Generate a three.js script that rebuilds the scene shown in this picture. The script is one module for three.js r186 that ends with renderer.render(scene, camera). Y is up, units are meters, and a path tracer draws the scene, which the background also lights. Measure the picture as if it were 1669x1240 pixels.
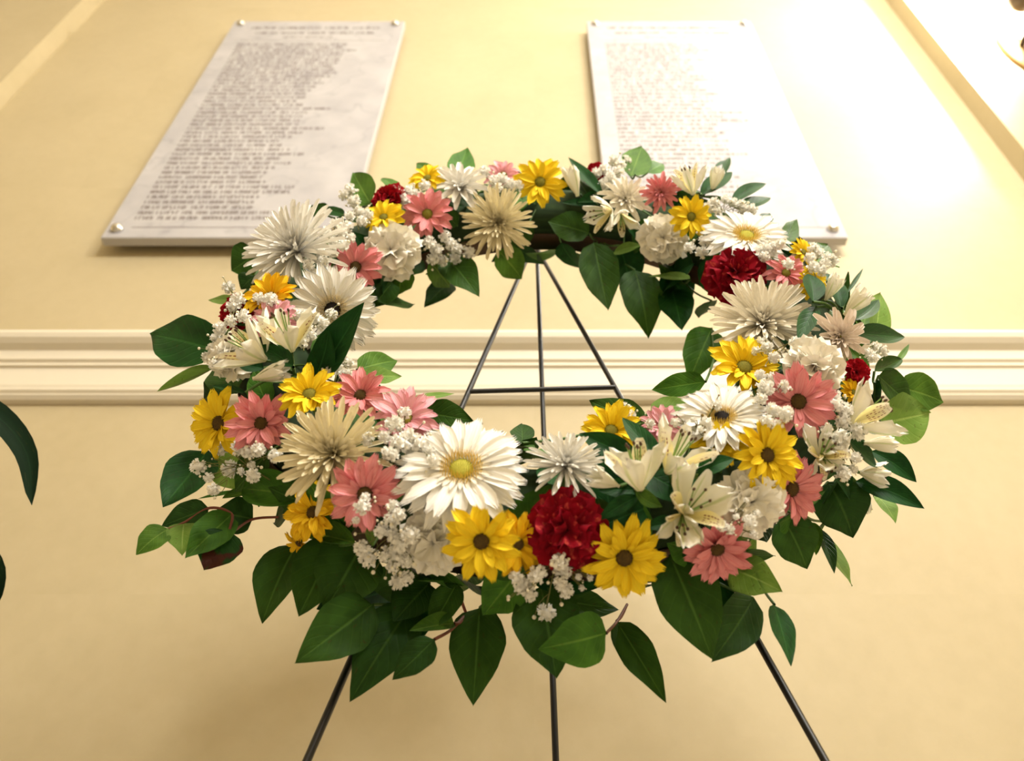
import * as THREE from 'three';
import { mergeGeometries } from 'three/addons/utils/BufferGeometryUtils.js';
import { RoundedBoxGeometry } from 'three/addons/geometries/RoundedBoxGeometry.js';
import { RectAreaLightUniformsLib } from 'three/addons/lights/RectAreaLightUniformsLib.js';

// ------------------------------------------------------------------ camera, light, exposure
const V3 = (x, y, z) => new THREE.Vector3(x, y, z);
const W = 1669, H = 1240, F = 1350, CX = 870, CY = 620, PITCH = THREE.MathUtils.degToRad(44.6);
const scene = new THREE.Scene();
scene.background = new THREE.Color(0x050505);
const camera = new THREE.PerspectiveCamera(THREE.MathUtils.radToDeg(2 * Math.atan(H / 2 / F)), W / H, 0.02, 40);
const EYE = V3(0, 0.42, 0);
camera.position.copy(EYE);
camera.rotation.set(PITCH, 0, 0);
camera.setViewOffset(W, H, -(CX - W / 2), 0, W, H);
camera.focus = 0.66;
camera.userData.fStop = 6.5;

const renderer = new THREE.WebGLRenderer({ antialias: true });
renderer.toneMapping = THREE.LinearToneMapping;
renderer.toneMappingExposure = 1.0;
renderer.shadowMap.enabled = true;
RectAreaLightUniformsLib.init();

const CEILING = 3.6;
const WARM = new THREE.Color().setRGB(1, 0.965, 0.9);
const BULB_POWER = 5.5;
const CHANDELIER = { x: 0.75, y: 2.35, z: 1.0, r: 0.5, n: 8, power: 2.5 };   // its globes are lit in its builder

// ------------------------------------------------------------------ helpers
let seed = 7;
const rnd = () => { seed = (seed + 0x6d2b79f5) | 0; let t = Math.imul(seed ^ (seed >>> 15), 1 | seed); t = (t + Math.imul(t ^ (t >>> 7), 61 | t)) ^ t; return ((t ^ (t >>> 14)) >>> 0) / 4294967296; };
const rr = (a, b) => a + (b - a) * rnd();
const pick = (a) => a[Math.floor(rnd() * a.length)];
const clamp = (x, a, b) => Math.max(a, Math.min(b, x));
const sstep = (a, b, x) => { const t = clamp((x - a) / (b - a), 0, 1); return t * t * (3 - 2 * t); };
const taken = new Map();
function numbered(name) {
  const n = taken.get(name) || 0; taken.set(name, n + 1);
  return n ? name + '_' + String(n).padStart(3, '0') : name;
}
function thing(name, label, category, pos, group) {
  const o = new THREE.Group(); o.name = numbered(name); o.userData = { label, category };
  if (group) o.userData.group = group;
  if (pos) o.position.copy(pos);
  scene.add(o); return o;
}
function part(name, geo, mat, parent, kind) {
  const m = new THREE.Mesh(geo, mat); m.name = name; m.castShadow = m.receiveShadow = true;
  if (kind) m.userData.kind = kind;
  parent.add(m); return m;
}
function structure(name, geo, mat, label, category) {
  const m = new THREE.Mesh(geo, mat); m.name = name; m.castShadow = m.receiveShadow = true;
  m.userData = { kind: 'structure', label, category }; scene.add(m); return m;
}
// value noise for textures
const hash2 = (x, y, s = 0) => { let h = Math.imul(x, 374761393) + Math.imul(y, 668265263) + Math.imul(s, 1442695041); h = Math.imul(h ^ (h >>> 13), 1274126177); return ((h ^ (h >>> 16)) >>> 0) / 4294967296; };
function noise(x, y, s = 0) {
  const xi = Math.floor(x), yi = Math.floor(y), fx = x - xi, fy = y - yi, u = fx * fx * (3 - 2 * fx), v = fy * fy * (3 - 2 * fy);
  return (hash2(xi, yi, s) * (1 - u) + hash2(xi + 1, yi, s) * u) * (1 - v) + (hash2(xi, yi + 1, s) * (1 - u) + hash2(xi + 1, yi + 1, s) * u) * v;
}
const fbm = (x, y, s = 0, o = 4) => { let a = 0, w = 0.5, t = 0; for (let i = 0; i < o; i++) { a += w * noise(x, y, s + i); t += w; x *= 2.03; y *= 2.03; w *= 0.5; } return a / t; };
function texture(w, h, fn, srgb = true) {
  const d = new Uint8Array(w * h * 4);
  for (let y = 0; y < h; y++) for (let x = 0; x < w; x++) {
    const c = fn((x + 0.5) / w, (y + 0.5) / h), i = (y * w + x) * 4;
    for (let k = 0; k < 3; k++) d[i + k] = clamp(Math.round(c[k]), 0, 255);
    d[i + 3] = 255;
  }
  const t = new THREE.DataTexture(d, w, h); t.magFilter = THREE.LinearFilter; t.minFilter = THREE.LinearFilter;
  t.wrapS = t.wrapT = THREE.RepeatWrapping;
  if (srgb) t.colorSpace = THREE.SRGBColorSpace;
  t.needsUpdate = true; return t;
}
const mix3 = (a, b, t) => [a[0] + (b[0] - a[0]) * t, a[1] + (b[1] - a[1]) * t, a[2] + (b[2] - a[2]) * t];
const grey = (v) => [v, v, v];

// ------------------------------------------------------------------ where things stand
// The wreath leans back nine degrees on its easel: ring centre, facing direction, up direction.
const LEAN = THREE.MathUtils.degToRad(9);
const RC = V3(0.012, EYE.y + 0.59, -0.53);
const RN = V3(0, Math.sin(LEAN), Math.cos(LEAN)), RU = V3(0, Math.cos(LEAN), -Math.sin(LEAN)), RX = V3(1, 0, 0);
const RING = 0.248, TUBE = 0.062;
const CAM_R = V3(1, 0, 0), CAM_U = V3(0, Math.cos(PITCH), Math.sin(PITCH)), CAM_B = V3(0, -Math.sin(PITCH), Math.cos(PITCH));
const camVec = (x, y, z) => V3(0, 0, 0).addScaledVector(CAM_R, x).addScaledVector(CAM_U, y).addScaledVector(CAM_B, z);
const sight = (px, py) => camVec((px - CX) / F, (CY - py) / F, -1);
const at = (px, py, depth) => EYE.clone().addScaledVector(sight(px, py), depth);
function ringDistance(p, tube = TUBE) {
  const q = p.clone().sub(RC), h = q.dot(RN), r = Math.hypot(q.dot(RX), q.dot(RU));
  return Math.hypot(r - RING, h) - tube;
}
function ringDepth(px, py) {
  let best = 1e9, bt = 0.8; const d = sight(px, py);
  for (let t = 0.35; t < 1.25; t += 0.004) {
    const s = ringDistance(EYE.clone().addScaledVector(d, t));
    if (s < 0) return t;
    if (s < best) { best = s; bt = t; }
  }
  const plane = RC.clone().sub(EYE).dot(RN) / d.dot(RN), k = sstep(0, 0.03, best);   // past the rim: the plane of the ring
  return bt * (1 - k) + clamp(plane, 0.4, 1.15) * k;
}
const onRing = (px, py, lift = 0) => { const t = ringDepth(px, py) - lift; return { p: at(px, py, t), t, m: t / F }; };
const onPlane = (px, py, h) => { const d = sight(px, py), o = RC.clone().addScaledVector(RN, h); return EYE.clone().addScaledVector(d, o.sub(EYE).dot(RN) / d.dot(RN)); };
function basis(z, xHint) {
  const zz = z.clone().normalize(), x = xHint.clone().addScaledVector(zz, -xHint.dot(zz)).normalize(), y = zz.clone().cross(x);
  return new THREE.Quaternion().setFromRotationMatrix(new THREE.Matrix4().makeBasis(x, y, zz));
}
function tube(points, radius, seg = 10, rad = 6) {
  return new THREE.TubeGeometry(new THREE.CatmullRomCurve3(points), seg, radius, rad, false);
}
function rod(a, b, radius, rad = 10) {
  const g = new THREE.CylinderGeometry(radius, radius, a.distanceTo(b), rad);
  g.applyQuaternion(new THREE.Quaternion().setFromUnitVectors(V3(0, 1, 0), b.clone().sub(a).normalize()));
  g.translate((a.x + b.x) / 2, (a.y + b.y) / 2, (a.z + b.z) / 2); return g;
}
// a sheet of nl x nw cells: f(t, s) -> [x, y, z], t along 0..1, s across -1..1
function sheet(nl, nw, f) {
  const pos = [], uv = [], idx = [];
  for (let i = 0; i <= nl; i++) for (let j = 0; j <= nw; j++) { const t = i / nl, s = (j / nw) * 2 - 1; pos.push(...f(t, s)); uv.push(t, (s + 1) / 2); }
  for (let i = 0; i < nl; i++) for (let j = 0; j < nw; j++) { const a = i * (nw + 1) + j, b = a + nw + 1; idx.push(a, b, a + 1, b, b + 1, a + 1); }
  const g = new THREE.BufferGeometry();
  g.setAttribute('position', new THREE.Float32BufferAttribute(pos, 3)); g.setAttribute('uv', new THREE.Float32BufferAttribute(uv, 2)); g.setIndex(idx); g.computeVertexNormals();
  return g;
}

// ------------------------------------------------------------------ materials
const wallTex = texture(512, 512, (u, v) => { const n = fbm(u * 8, v * 8, 3, 5) - 0.5, m = fbm(u * 60, v * 60, 9, 3) - 0.5; return [184 + n * 8 + m * 5, 169 + n * 8 + m * 5, 134 + n * 9 + m * 5]; });
const wallBump = texture(256, 256, (u, v) => grey(128 + (fbm(u * 50, v * 50, 21, 3) - 0.5) * 120), false);
const wallMat = new THREE.MeshStandardMaterial({ map: wallTex, roughness: 0.62, bumpMap: wallBump, bumpScale: 0.0004 });
const trimMat = new THREE.MeshStandardMaterial({ color: '#d9d0bd', roughness: 0.5 });
const ceilMat = new THREE.MeshStandardMaterial({ color: '#f2ecdc', roughness: 0.9 });
const floorMat = new THREE.MeshStandardMaterial({ roughness: 0.5, map: texture(256, 256, (u, v) => { const g = fbm(u * 8, v * 8, 5, 5); return [138 + g * 44, 130 + g * 44, 116 + g * 44]; }) });
const rodMat = new THREE.MeshStandardMaterial({ color: '#0d0b0a', roughness: 0.35, metalness: 0 });
const brassMat = new THREE.MeshStandardMaterial({ color: '#8d6f3e', roughness: 0.35, metalness: 0.9 });
const bronzeMat = new THREE.MeshStandardMaterial({ color: '#3a2f24', roughness: 0.45, metalness: 0.6 });
const chromeMat = new THREE.MeshStandardMaterial({ color: '#d9d6cf', roughness: 0.22, metalness: 1 });
const leafLike = (o) => new THREE.MeshPhysicalMaterial({ side: THREE.DoubleSide, thickness: 0, specularIntensity: 0.22, ...o });

const veinBump = texture(128, 64, (u, v) => grey(128 + 70 * Math.sin(v * Math.PI * 9 + fbm(u * 3, v * 3, 2) * 3) + (noise(u * 20, v * 60, 4) - 0.5) * 60), false);
function petalMat(base, streak, k, extra = {}) {
  const map = texture(128, 64, (u, v) => mix3(base, streak, clamp(k * (0.5 + 0.5 * Math.sin(v * 28 + fbm(u * 4, v * 4, 1) * 4)) * 0.6 + (fbm(u * 6, v * 22, 8) - 0.4) * k, 0, 1)));
  return leafLike({ map, roughness: 0.62, bumpMap: veinBump, bumpScale: 0.0002, transmission: 0.1, ...extra });
}
const whitePetal = petalMat([253, 251, 246], [246, 241, 226], 0.6);
const creamPetal = petalMat([251, 243, 216], [245, 229, 180], 0.7);
const ivoryPetal = petalMat([252, 247, 234], [244, 233, 208], 0.6);
const blushPetal = petalMat([248, 236, 224], [238, 218, 198], 0.6);
const yellowPetal = petalMat([253, 226, 52], [247, 202, 26], 0.6);
const goldPetal = petalMat([250, 212, 42], [236, 172, 22], 0.7);
const pinkPetal = petalMat([243, 168, 170], [234, 132, 140], 0.7);
const rosePetal = petalMat([246, 192, 200], [238, 160, 174], 0.7);
const ivoryCarn = petalMat([253, 249, 238], [247, 239, 216], 0.6, { roughness: 0.8 });
const carnTex = texture(256, 128, (u, v) => {
  const f = fbm(u * 4 + 2, v * 11, 31, 4), flame = sstep(0.64, 0.76, f) * sstep(0.6, 0.95, u);
  return mix3(mix3([170, 4, 30], [112, 0, 26], fbm(u * 5, v * 9, 12)), [226, 120, 80], flame * 0.65);
});
const redCarn = leafLike({ map: carnTex, roughness: 0.85, specularIntensity: 0.3, transmission: 0.1, bumpMap: veinBump, bumpScale: 0.0003 });
const plainRed = petalMat([172, 8, 28], [126, 2, 18], 0.8, { transmission: 0.08, specularIntensity: 0.3, roughness: 0.85 });
const lilyTex = texture(128, 128, (u, v) => {
  let c = mix3([254, 251, 242], [250, 244, 212], clamp((1 - u) * 0.7 + (fbm(u * 4, v * 10, 6) - 0.5) * 0.5, 0, 1));
  return mix3(c, [170, 192, 110], sstep(0.09, 0.02, Math.abs(v - 0.5)) * 0.45 * sstep(0.95, 0.5, u));
});
const lilyPetal = leafLike({ map: lilyTex, roughness: 0.55, transmission: 0.22, bumpMap: veinBump, bumpScale: 0.0003 });
const speckTex = texture(192, 96, (u, v) => {
  const c = mix3([252, 246, 222], [248, 230, 150], sstep(0.9, 0.4, u) * 0.7);
  const cu = u * 12, cv = v * 8, i = Math.floor(cu), j = Math.floor(cv), on = hash2(i, j, 77) > 0.45 && u > 0.35 && u < 0.88 && v > 0.16 && v < 0.84;
  const du = (cu - i - 0.5) * 0.8, dv = cv - j - 0.5;
  return on && du * du * 2 + dv * dv * 9 < 0.22 ? [120, 34, 34] : c;
});
const speckPetal = leafLike({ map: speckTex, roughness: 0.55, transmission: 0.2 });
function leafMap(base, vein, dark, sd) {
  return texture(256, 128, (u, v) => {
    const a = Math.abs(v - 0.5) * 2;
    let c = mix3(base, dark, clamp(fbm(u * 5, v * 4, sd) * 1.4 - 0.35, 0, 1));
    const ph = (u * 7 - a * 2.2), side = Math.abs(ph - Math.round(ph));
    c = mix3(c, vein, sstep(0.1, 0.0, side) * 0.18 * sstep(0.02, 0.3, a));
    c = mix3(c, vein, sstep(0.07, 0.015, a) * 0.7);
    const sp = fbm(u * 26, v * 18, sd + 5, 2); if (sp > 0.84) c = mix3(c, [70, 60, 25], 0.4);
    return c;
  });
}
const leafBump = texture(256, 128, (u, v) => { const a = Math.abs(v - 0.5) * 2, ph = u * 7 - a * 2.2, s = Math.abs(ph - Math.round(ph)); return grey(170 - sstep(0.16, 0, s) * 60 - sstep(0.1, 0, a) * 90 + (fbm(u * 30, v * 20, 3, 2) - 0.5) * 30); }, false);
const leafMats = [
  leafLike({ map: leafMap([56, 92, 32], [84, 122, 52], [38, 66, 20], 11), roughness: 0.52, transmission: 0.1, bumpMap: leafBump, bumpScale: 0.0006 }),
  leafLike({ map: leafMap([72, 118, 38], [112, 152, 64], [52, 94, 28], 17), roughness: 0.52, transmission: 0.16, bumpMap: leafBump, bumpScale: 0.0006 }),
  leafLike({ map: leafMap([122, 156, 72], [160, 188, 104], [100, 138, 56], 23), roughness: 0.6, transmission: 0.3, bumpMap: leafBump, bumpScale: 0.0005 }),
  leafLike({ map: leafMap([28, 76, 30], [46, 98, 46], [16, 52, 20], 29), roughness: 0.5, transmission: 0.1, bumpMap: leafBump, bumpScale: 0.0004 }),
];
const LEAF_MORE = {
  0: [leafMats[0], leafMats[0], leafLike({ map: leafMap([42, 78, 28], [70, 104, 44], [30, 58, 18], 61), roughness: 0.5, transmission: 0.1, bumpMap: leafBump, bumpScale: 0.0007 }), leafLike({ map: leafMap([38, 88, 38], [62, 116, 56], [24, 60, 26], 71), roughness: 0.45, transmission: 0.1, bumpMap: leafBump, bumpScale: 0.0006 })],
  1: [leafMats[1], leafLike({ map: leafMap([84, 122, 42], [124, 156, 70], [60, 96, 30], 67), roughness: 0.55, transmission: 0.18, bumpMap: leafBump, bumpScale: 0.0006 })],
  2: [leafMats[2]], 3: [leafMats[3]],
};
const brownedLeaf = leafLike({ map: texture(256, 128, (u, v) => mix3(mix3([42, 84, 34], [26, 60, 22], fbm(u * 5, v * 4, 3)), [70, 36, 26], sstep(0.5, 0.62, fbm(u * 3, v * 3, 41, 3) * 0.6 + u * 0.42))), roughness: 0.45, transmission: 0.1, bumpMap: leafBump, bumpScale: 0.0006 });
const stemMat = new THREE.MeshStandardMaterial({ color: '#4a6b2c', roughness: 0.6 });
const twigMat = new THREE.MeshStandardMaterial({ color: '#7a3f2c', roughness: 0.6 });
const wispMat = new THREE.MeshStandardMaterial({ color: '#6a6a35', roughness: 0.7 });
const calyxMat = new THREE.MeshStandardMaterial({ color: '#6f8f45', roughness: 0.6 });
const fluffMat = leafLike({ color: '#fffdf6', roughness: 0.9, transmission: 0.2 });
const budMat = new THREE.MeshStandardMaterial({ color: '#f2ead2', roughness: 0.8 });
const dryBudMat = new THREE.MeshStandardMaterial({ color: '#8a7440', roughness: 0.8 });
const discMat = (a, b) => new THREE.MeshStandardMaterial({ roughness: 0.9, map: texture(64, 64, (u, v) => mix3(a, b, fbm(u * 18, v * 18, 2, 2))) });
const brownDisc = discMat([104, 82, 26], [58, 42, 14]), greenDisc = discMat([150, 140, 40], [104, 104, 30]), limeDisc = discMat([206, 196, 84], [170, 170, 60]), blackDisc = discMat([34, 22, 16], [12, 8, 6]);
const pollenMat = new THREE.MeshStandardMaterial({ color: '#e8c860', roughness: 0.8 });
const antherMat = new THREE.MeshStandardMaterial({ color: '#4a3320', roughness: 0.8 });
const foamMat = new THREE.MeshStandardMaterial({ roughness: 1, map: texture(128, 128, (u, v) => { const n = fbm(u * 40, v * 40, 6, 3); return [24 + n * 26, 40 + n * 34, 20 + n * 18]; }) });
const trayMat = new THREE.MeshStandardMaterial({ color: '#4a2f20', roughness: 0.55 });

// ------------------------------------------------------------------ the room
const D = 1.0, FRONT = 4.2, SIDE = 2.6, TH = 0.12;
const box = (x0, x1, y0, y1, z0, z1) => { const g = new THREE.BoxGeometry(x1 - x0, y1 - y0, z1 - z0); g.translate((x0 + x1) / 2, (y0 + y1) / 2, (z0 + z1) / 2);
  const p = g.attributes.position, n = g.attributes.normal, uv = g.attributes.uv;
  for (let i = 0; i < p.count; i++) { const ax = Math.abs(n.getX(i)), ay = Math.abs(n.getY(i)); uv.setXY(i, ax > 0.5 ? p.getZ(i) : p.getX(i), ay > 0.5 ? p.getZ(i) : p.getY(i)); }
  return g; };
structure('floor', box(-SIDE - TH, SIDE + TH, -TH, 0, -D - TH, FRONT + TH), floorMat, 'grey stone floor of the hall', 'floor');
structure('ceiling', box(-SIDE - TH, SIDE + TH, CEILING, CEILING + TH, -D - TH, FRONT + TH), ceilMat, 'plain off white ceiling of the hall', 'ceiling');
structure('wall_back', box(-SIDE - TH, SIDE + TH, 0, CEILING, -D - TH, -D), wallMat, 'cream painted wall behind the wreath', 'wall');
structure('wall_left', box(-SIDE - TH, -SIDE, 0, CEILING, -D, FRONT), wallMat, 'cream painted side wall beside the houseplant', 'wall');
structure('wall_right', box(SIDE, SIDE + TH, 0, CEILING, -D, FRONT), wallMat, 'cream painted side wall beyond the lamp', 'wall');
structure('wall_front', box(-SIDE - TH, SIDE + TH, 0, CEILING, FRONT, FRONT + TH), wallMat, 'cream painted wall facing the plaques', 'wall');
const PL = -1.33, PR = 1.09, PD = 0.05;
structure('trim_1', box(PL - 0.45, PL, 0, CEILING, -D, -D + PD), wallMat, 'cream pilaster on the side of the houseplant', 'pilaster');
structure('trim_2', box(PR, PR + 0.45, 0, CEILING, -D, -D + PD), wallMat, 'cream pilaster carrying the wall lamp', 'pilaster');
// chair rail: profile in (out, up), heights measured above the eye
function rail(name, x0, x1, label) {
  const pts = [[0, 0.930], [0.010, 0.932], [0.016, 0.938], [0.012, 0.944], [0.017, 0.948], [0.017, 0.953], [0.011, 0.957], [0.013, 0.964], [0.008, 0.968], [0.008, 1.008],
    [0.013, 1.010], [0.013, 1.016], [0.009, 1.019], [0.015, 1.023], [0.015, 1.028], [0.010, 1.033], [0.010, 1.050], [0.022, 1.056], [0.030, 1.063], [0.033, 1.072], [0.031, 1.080], [0.024, 1.087], [0.014, 1.090], [0.010, 1.0915], [0.010, 1.096], [0, 1.097]];
  const s = new THREE.Shape(pts.map(([o, u]) => new THREE.Vector2(o, u + EYE.y)));
  const g = new THREE.ExtrudeGeometry(s, { depth: x1 - x0, bevelEnabled: false });
  g.applyMatrix4(new THREE.Matrix4().makeBasis(V3(0, 0, 1), V3(0, 1, 0), V3(-1, 0, 0))); g.translate(x1, 0, -D);
  structure(name, g, trimMat, label, 'moulding');
}
rail('trim_3', PL, PR, 'white moulded chair rail running behind the wreath');

// chandelier of opal globes hanging in the hall
{
  const C = CHANDELIER, t = thing('globe_chandelier', 'brass chandelier of eight opal glass globes hanging in the hall', 'chandelier', V3(C.x, C.y, C.z));
  const glow = new THREE.MeshStandardMaterial({ color: '#fff8ea', emissive: WARM, emissiveIntensity: 2.5, roughness: 0.4 });
  part('stem', rod(V3(0, -0.1, 0), V3(0, CEILING - C.y - 0.03, 0), 0.012), brassMat, t);
  const rose = new THREE.CylinderGeometry(0.07, 0.09, 0.03, 24); rose.translate(0, CEILING - C.y - 0.015, 0); part('ceiling_rose', rose, brassMat, t);
  const hub = new THREE.SphereGeometry(0.05, 20, 14); hub.translate(0, -0.1, 0); part('hub', hub, brassMat, t);
  for (let i = 0; i < C.n; i++) {
    const a = (i + 0.5) / C.n * Math.PI * 2, x = C.r * Math.cos(a), z = C.r * Math.sin(a);
    part('arm', tube([V3(0, -0.1, 0), V3(x * 0.5, -0.18, z * 0.5), V3(x, -0.15, z), V3(x, -0.1, z)], 0.008, 16, 8), brassMat, t);
    const g = new THREE.SphereGeometry(0.1, 24, 16); g.translate(x, 0, z); part('globe', g, glow, t);
    const l = new THREE.PointLight(WARM, C.power, 0, 2); l.position.set(x, 0, z); l.castShadow = true; l.shadow.radius = 5; t.add(l);
  }
}
// wall lamp on the pilaster: back plate, arm, cup, candle, bulb
{
  const t = thing('wall_lamp', 'brass candle wall lamp fixed to the pilaster', 'wall lamp', V3(PR + 0.19, EYE.y + 2.15, -D + PD));
  const plate = new THREE.LatheGeometry([[0, -0.15], [0.008, -0.148], [0.014, -0.138], [0.009, -0.126], [0.014, -0.115], [0.03, -0.1], [0.042, -0.05], [0.045, 0], [0.04, 0.06], [0.02, 0.11], [0.012, 0.14], [0, 0.15]].map(([a, b]) => new THREE.Vector2(a, b)), 24);
  plate.scale(1, 1, 0.45); part('back_plate', plate, brassMat, t);
  part('arm', tube([V3(0, 0, 0.01), V3(0.0, 0.005, 0.05), V3(0, 0.012, 0.1), V3(0, 0.025, 0.122), V3(0, 0.04, 0.13)], 0.007, 24, 8), bronzeMat, t);
  const cup = new THREE.LatheGeometry([[0, -0.055], [0.012, -0.05], [0.018, -0.038], [0.014, -0.026], [0.01, -0.02], [0.022, -0.012], [0.046, 0.0], [0.052, 0.012], [0.046, 0.012], [0.02, 0.004], [0, 0.003]].map(([a, b]) => new THREE.Vector2(a, b)), 28);
  cup.translate(0, 0.055, 0.13); part('cup', cup, bronzeMat, t);
  const candle = new THREE.CylinderGeometry(0.013, 0.013, 0.09, 16); candle.translate(0, 0.105, 0.13); part('candle_sleeve', candle, new THREE.MeshStandardMaterial({ color: '#efe4c8', roughness: 0.6 }), t);
  const bulb = new THREE.LatheGeometry([[0, 0], [0.008, 0.002], [0.016, 0.02], [0.018, 0.032], [0.012, 0.055], [0.004, 0.075], [0, 0.08]].map(([a, b]) => new THREE.Vector2(a, b)), 20);
  bulb.translate(0, 0.15, 0.13); part('bulb', bulb, new THREE.MeshStandardMaterial({ color: '#fff4d8', emissive: WARM, emissiveIntensity: 12, roughness: 0.5 }), t);
  const l = new THREE.PointLight(WARM, BULB_POWER, 0, 2); l.position.set(0, 0.185, 0.13); l.castShadow = true; l.shadow.radius = 1.2; t.add(l);
}

// ------------------------------------------------------------------ marble plaques
function plaque(x0, x1, y0, y1, rights, sd, label) {
  const w = x1 - x0, h = y1 - y0, t = thing('marble_plaque', label, 'plaque', V3((x0 + x1) / 2, y0, -D + 0.018));
  const c = document.createElement('canvas'); c.width = 720; c.height = Math.round(720 * h / w);
  const g = c.getContext('2d'), img = g.createImageData(c.width, c.height);
  for (let y = 0; y < c.height; y++) for (let x = 0; x < c.width; x++) {
    const u = x / 720, v = y / 720, wv = fbm(u * 4 + sd, v * 4, 5, 4), vein = 1 - Math.abs(Math.sin((u * 1.2 + v * 1.6 + wv * 2.2 + sd) * 5));
    const k = Math.pow(vein, 9) * 26 * fbm(u * 6, v * 6, 8, 2) + (fbm(u * 9, v * 9, 14, 4) - 0.5) * 26 + (hash2(x, y, 2) - 0.5) * 6, i = (y * c.width + x) * 4;
    img.data[i] = 172 - k; img.data[i + 1] = 169 - k; img.data[i + 2] = 171 - k * 0.9; img.data[i + 3] = 255;
  }
  g.putImageData(img, 0, 0);
  // rows of lettering far too soft in the photograph to read: runs of upright strokes in the size and spacing of the engraved lines
  g.fillStyle = 'rgba(64,50,44,0.92)';
  const line = (xa, xb, yb, hh) => { let x = xa; while (x < xb) { let n = 3 + Math.floor(rnd() * 7); for (; n > 0 && x < xb; n--) { const lw = hh * rr(0.42, 0.62); g.fillRect(x, yb - hh, hh * 0.17, hh); if (rnd() < 0.7) g.fillRect(x, yb - hh * pick([1, 0.55, 0.16]), lw, hh * 0.16); if (rnd() < 0.5) g.fillRect(x + lw * 0.8, yb - hh, hh * 0.15, hh); x += lw + hh * 0.16; } x += hh * 0.5; } };
  const S = 720 / w, fromTop = (hh) => (h - hh) * S;
  line(0.12 * 720, 0.86 * 720, 0.052 * S, 21); line(0.16 * 720, 0.84 * 720, 0.086 * S, 19); line(0.33 * 720, 0.62 * 720, 0.112 * S, 13);
  g.fillRect(0.1 * 720, 0.128 * S, 0.82 * 720, 2);
  rights.forEach((r, i) => line(0.092 * 720, r * 720, fromTop(0.06 + (rights.length - 1 - i) * 0.0192) , 17));
  g.fillRect(0.1 * 720, fromTop(0.034), 0.84 * 720, 3);
  const tex = new THREE.CanvasTexture(c); tex.colorSpace = THREE.SRGBColorSpace;
  const stone = new THREE.MeshStandardMaterial({ color: '#aeabab', roughness: 0.55 });
  const slab = new RoundedBoxGeometry(w, h, 0.02, 2, 0.002); slab.translate(0, h / 2, 0.01); part('slab', slab, stone, t);
  const face = new THREE.PlaneGeometry(w - 0.004, h - 0.004); face.translate(0, h / 2, 0.0203); part('inscribed_face', face, new THREE.MeshStandardMaterial({ map: tex, roughness: 0.6 }), t);
  for (const sx of [-1, 1]) for (const sy of [0.028, h - 0.024]) {
    const s = new THREE.LatheGeometry([[0, 0.012], [0.005, 0.0115], [0.009, 0.009], [0.0115, 0.004], [0.012, 0], [0.006, -0.001], [0.006, -0.037]].map(([a, b]) => new THREE.Vector2(a, b)), 18);
    s.rotateX(Math.PI / 2); s.translate(sx * (w / 2 - 0.024), sy, 0.0205); part('stud', s, chromeMat, t).userData.label = 'chrome domed stud';
  }
}
const ROWS_A = [0.7, 0.7, 0.78, 0.71, 0.7, 0.7, 0.7, 0.68, 0.68, 0.7, 0.68, 0.64, 0.66, 0.64, 0.6, 0.6, 0.6, 0.58, 0.6, 0.74, 0.64, 0.62, 0.62, 0.62, 0.74, 0.64, 0.6, 0.56, 0.58, 0.63, 0.7, 0.6, 0.65, 0.58, 0.56, 0.56, 0.58, 0.71, 0.72, 0.58, 0.57, 0.57, 0.67, 0.65];
const ROWS_B = [0.6, 0.62, 0.68, 0.6, 0.52, 0.64, 0.55, 0.56, 0.56, 0.52, 0.62, 0.66, 0.55, 0.56, 0.6, 0.66, 0.6, 0.62, 0.56, 0.6, 0.75, 0.64, 0.76, 0.6, 0.57, 0.62, 0.57, 0.62, 0.62, 0.61, 0.7, 0.6, 0.6, 0.58, 0.58, 0.62, 0.58, 0.6, 0.66, 0.6, 0.6, 0.6, 0.62, 0.58];
plaque(-0.852, -0.368, EYE.y + 1.342, EYE.y + 2.387, ROWS_A, 0.4, 'tall white marble plaque of engraved names, the one farther from the wall lamp');
plaque(0.150, 0.618, EYE.y + 1.342, EYE.y + 2.387, ROWS_B, 2.7, 'tall white marble plaque of engraved names, the one next to the wall lamp');

// ------------------------------------------------------------------ easel
{
  const h = -0.07, r = 0.0028;
  const apex = onPlane(870, 396, h), lm = onPlane(500, 1240, h), rm = onPlane(1345, 1240, h);
  const down = (a, b) => a.clone().addScaledVector(b.clone().sub(a), (0 - a.y) / (b.y - a.y));
  const t = thing('wire_easel', 'black wire tripod easel holding up the wreath', 'easel', V3(apex.x, 0, apex.z));
  const lo = (p) => p.clone().sub(t.position);
  const lf = down(apex, lm), rf = down(apex, rm), bf = down(apex, at(902, 1240, 0.66));
  part('leg', rod(lo(apex), lo(lf), r), rodMat, t); part('leg', rod(lo(apex), lo(rf), r), rodMat, t); part('leg', rod(lo(apex.clone().add(V3(0.004, 0, -0.004))), lo(bf), r), rodMat, t);
  part('crossbar', rod(lo(onPlane(766, 638, h + 0.005)), lo(onPlane(1003, 631, h + 0.005)), r * 0.9), rodMat, t);
  const a2 = apex.clone().addScaledVector(RU, 0.03);
  part('hook', tube([lo(apex), lo(a2), lo(a2.clone().addScaledVector(RN, 0.03)), lo(a2.clone().addScaledVector(RN, 0.05).addScaledVector(RU, 0.015))], r, 16, 8), rodMat, t);
  for (const f of [lf, rf, bf]) { const g = new THREE.SphereGeometry(0.006, 10, 8); g.translate(...lo(f).add(V3(0, 0.004, 0)).toArray()); part('foot', g, rodMat, t); }
}

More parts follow.
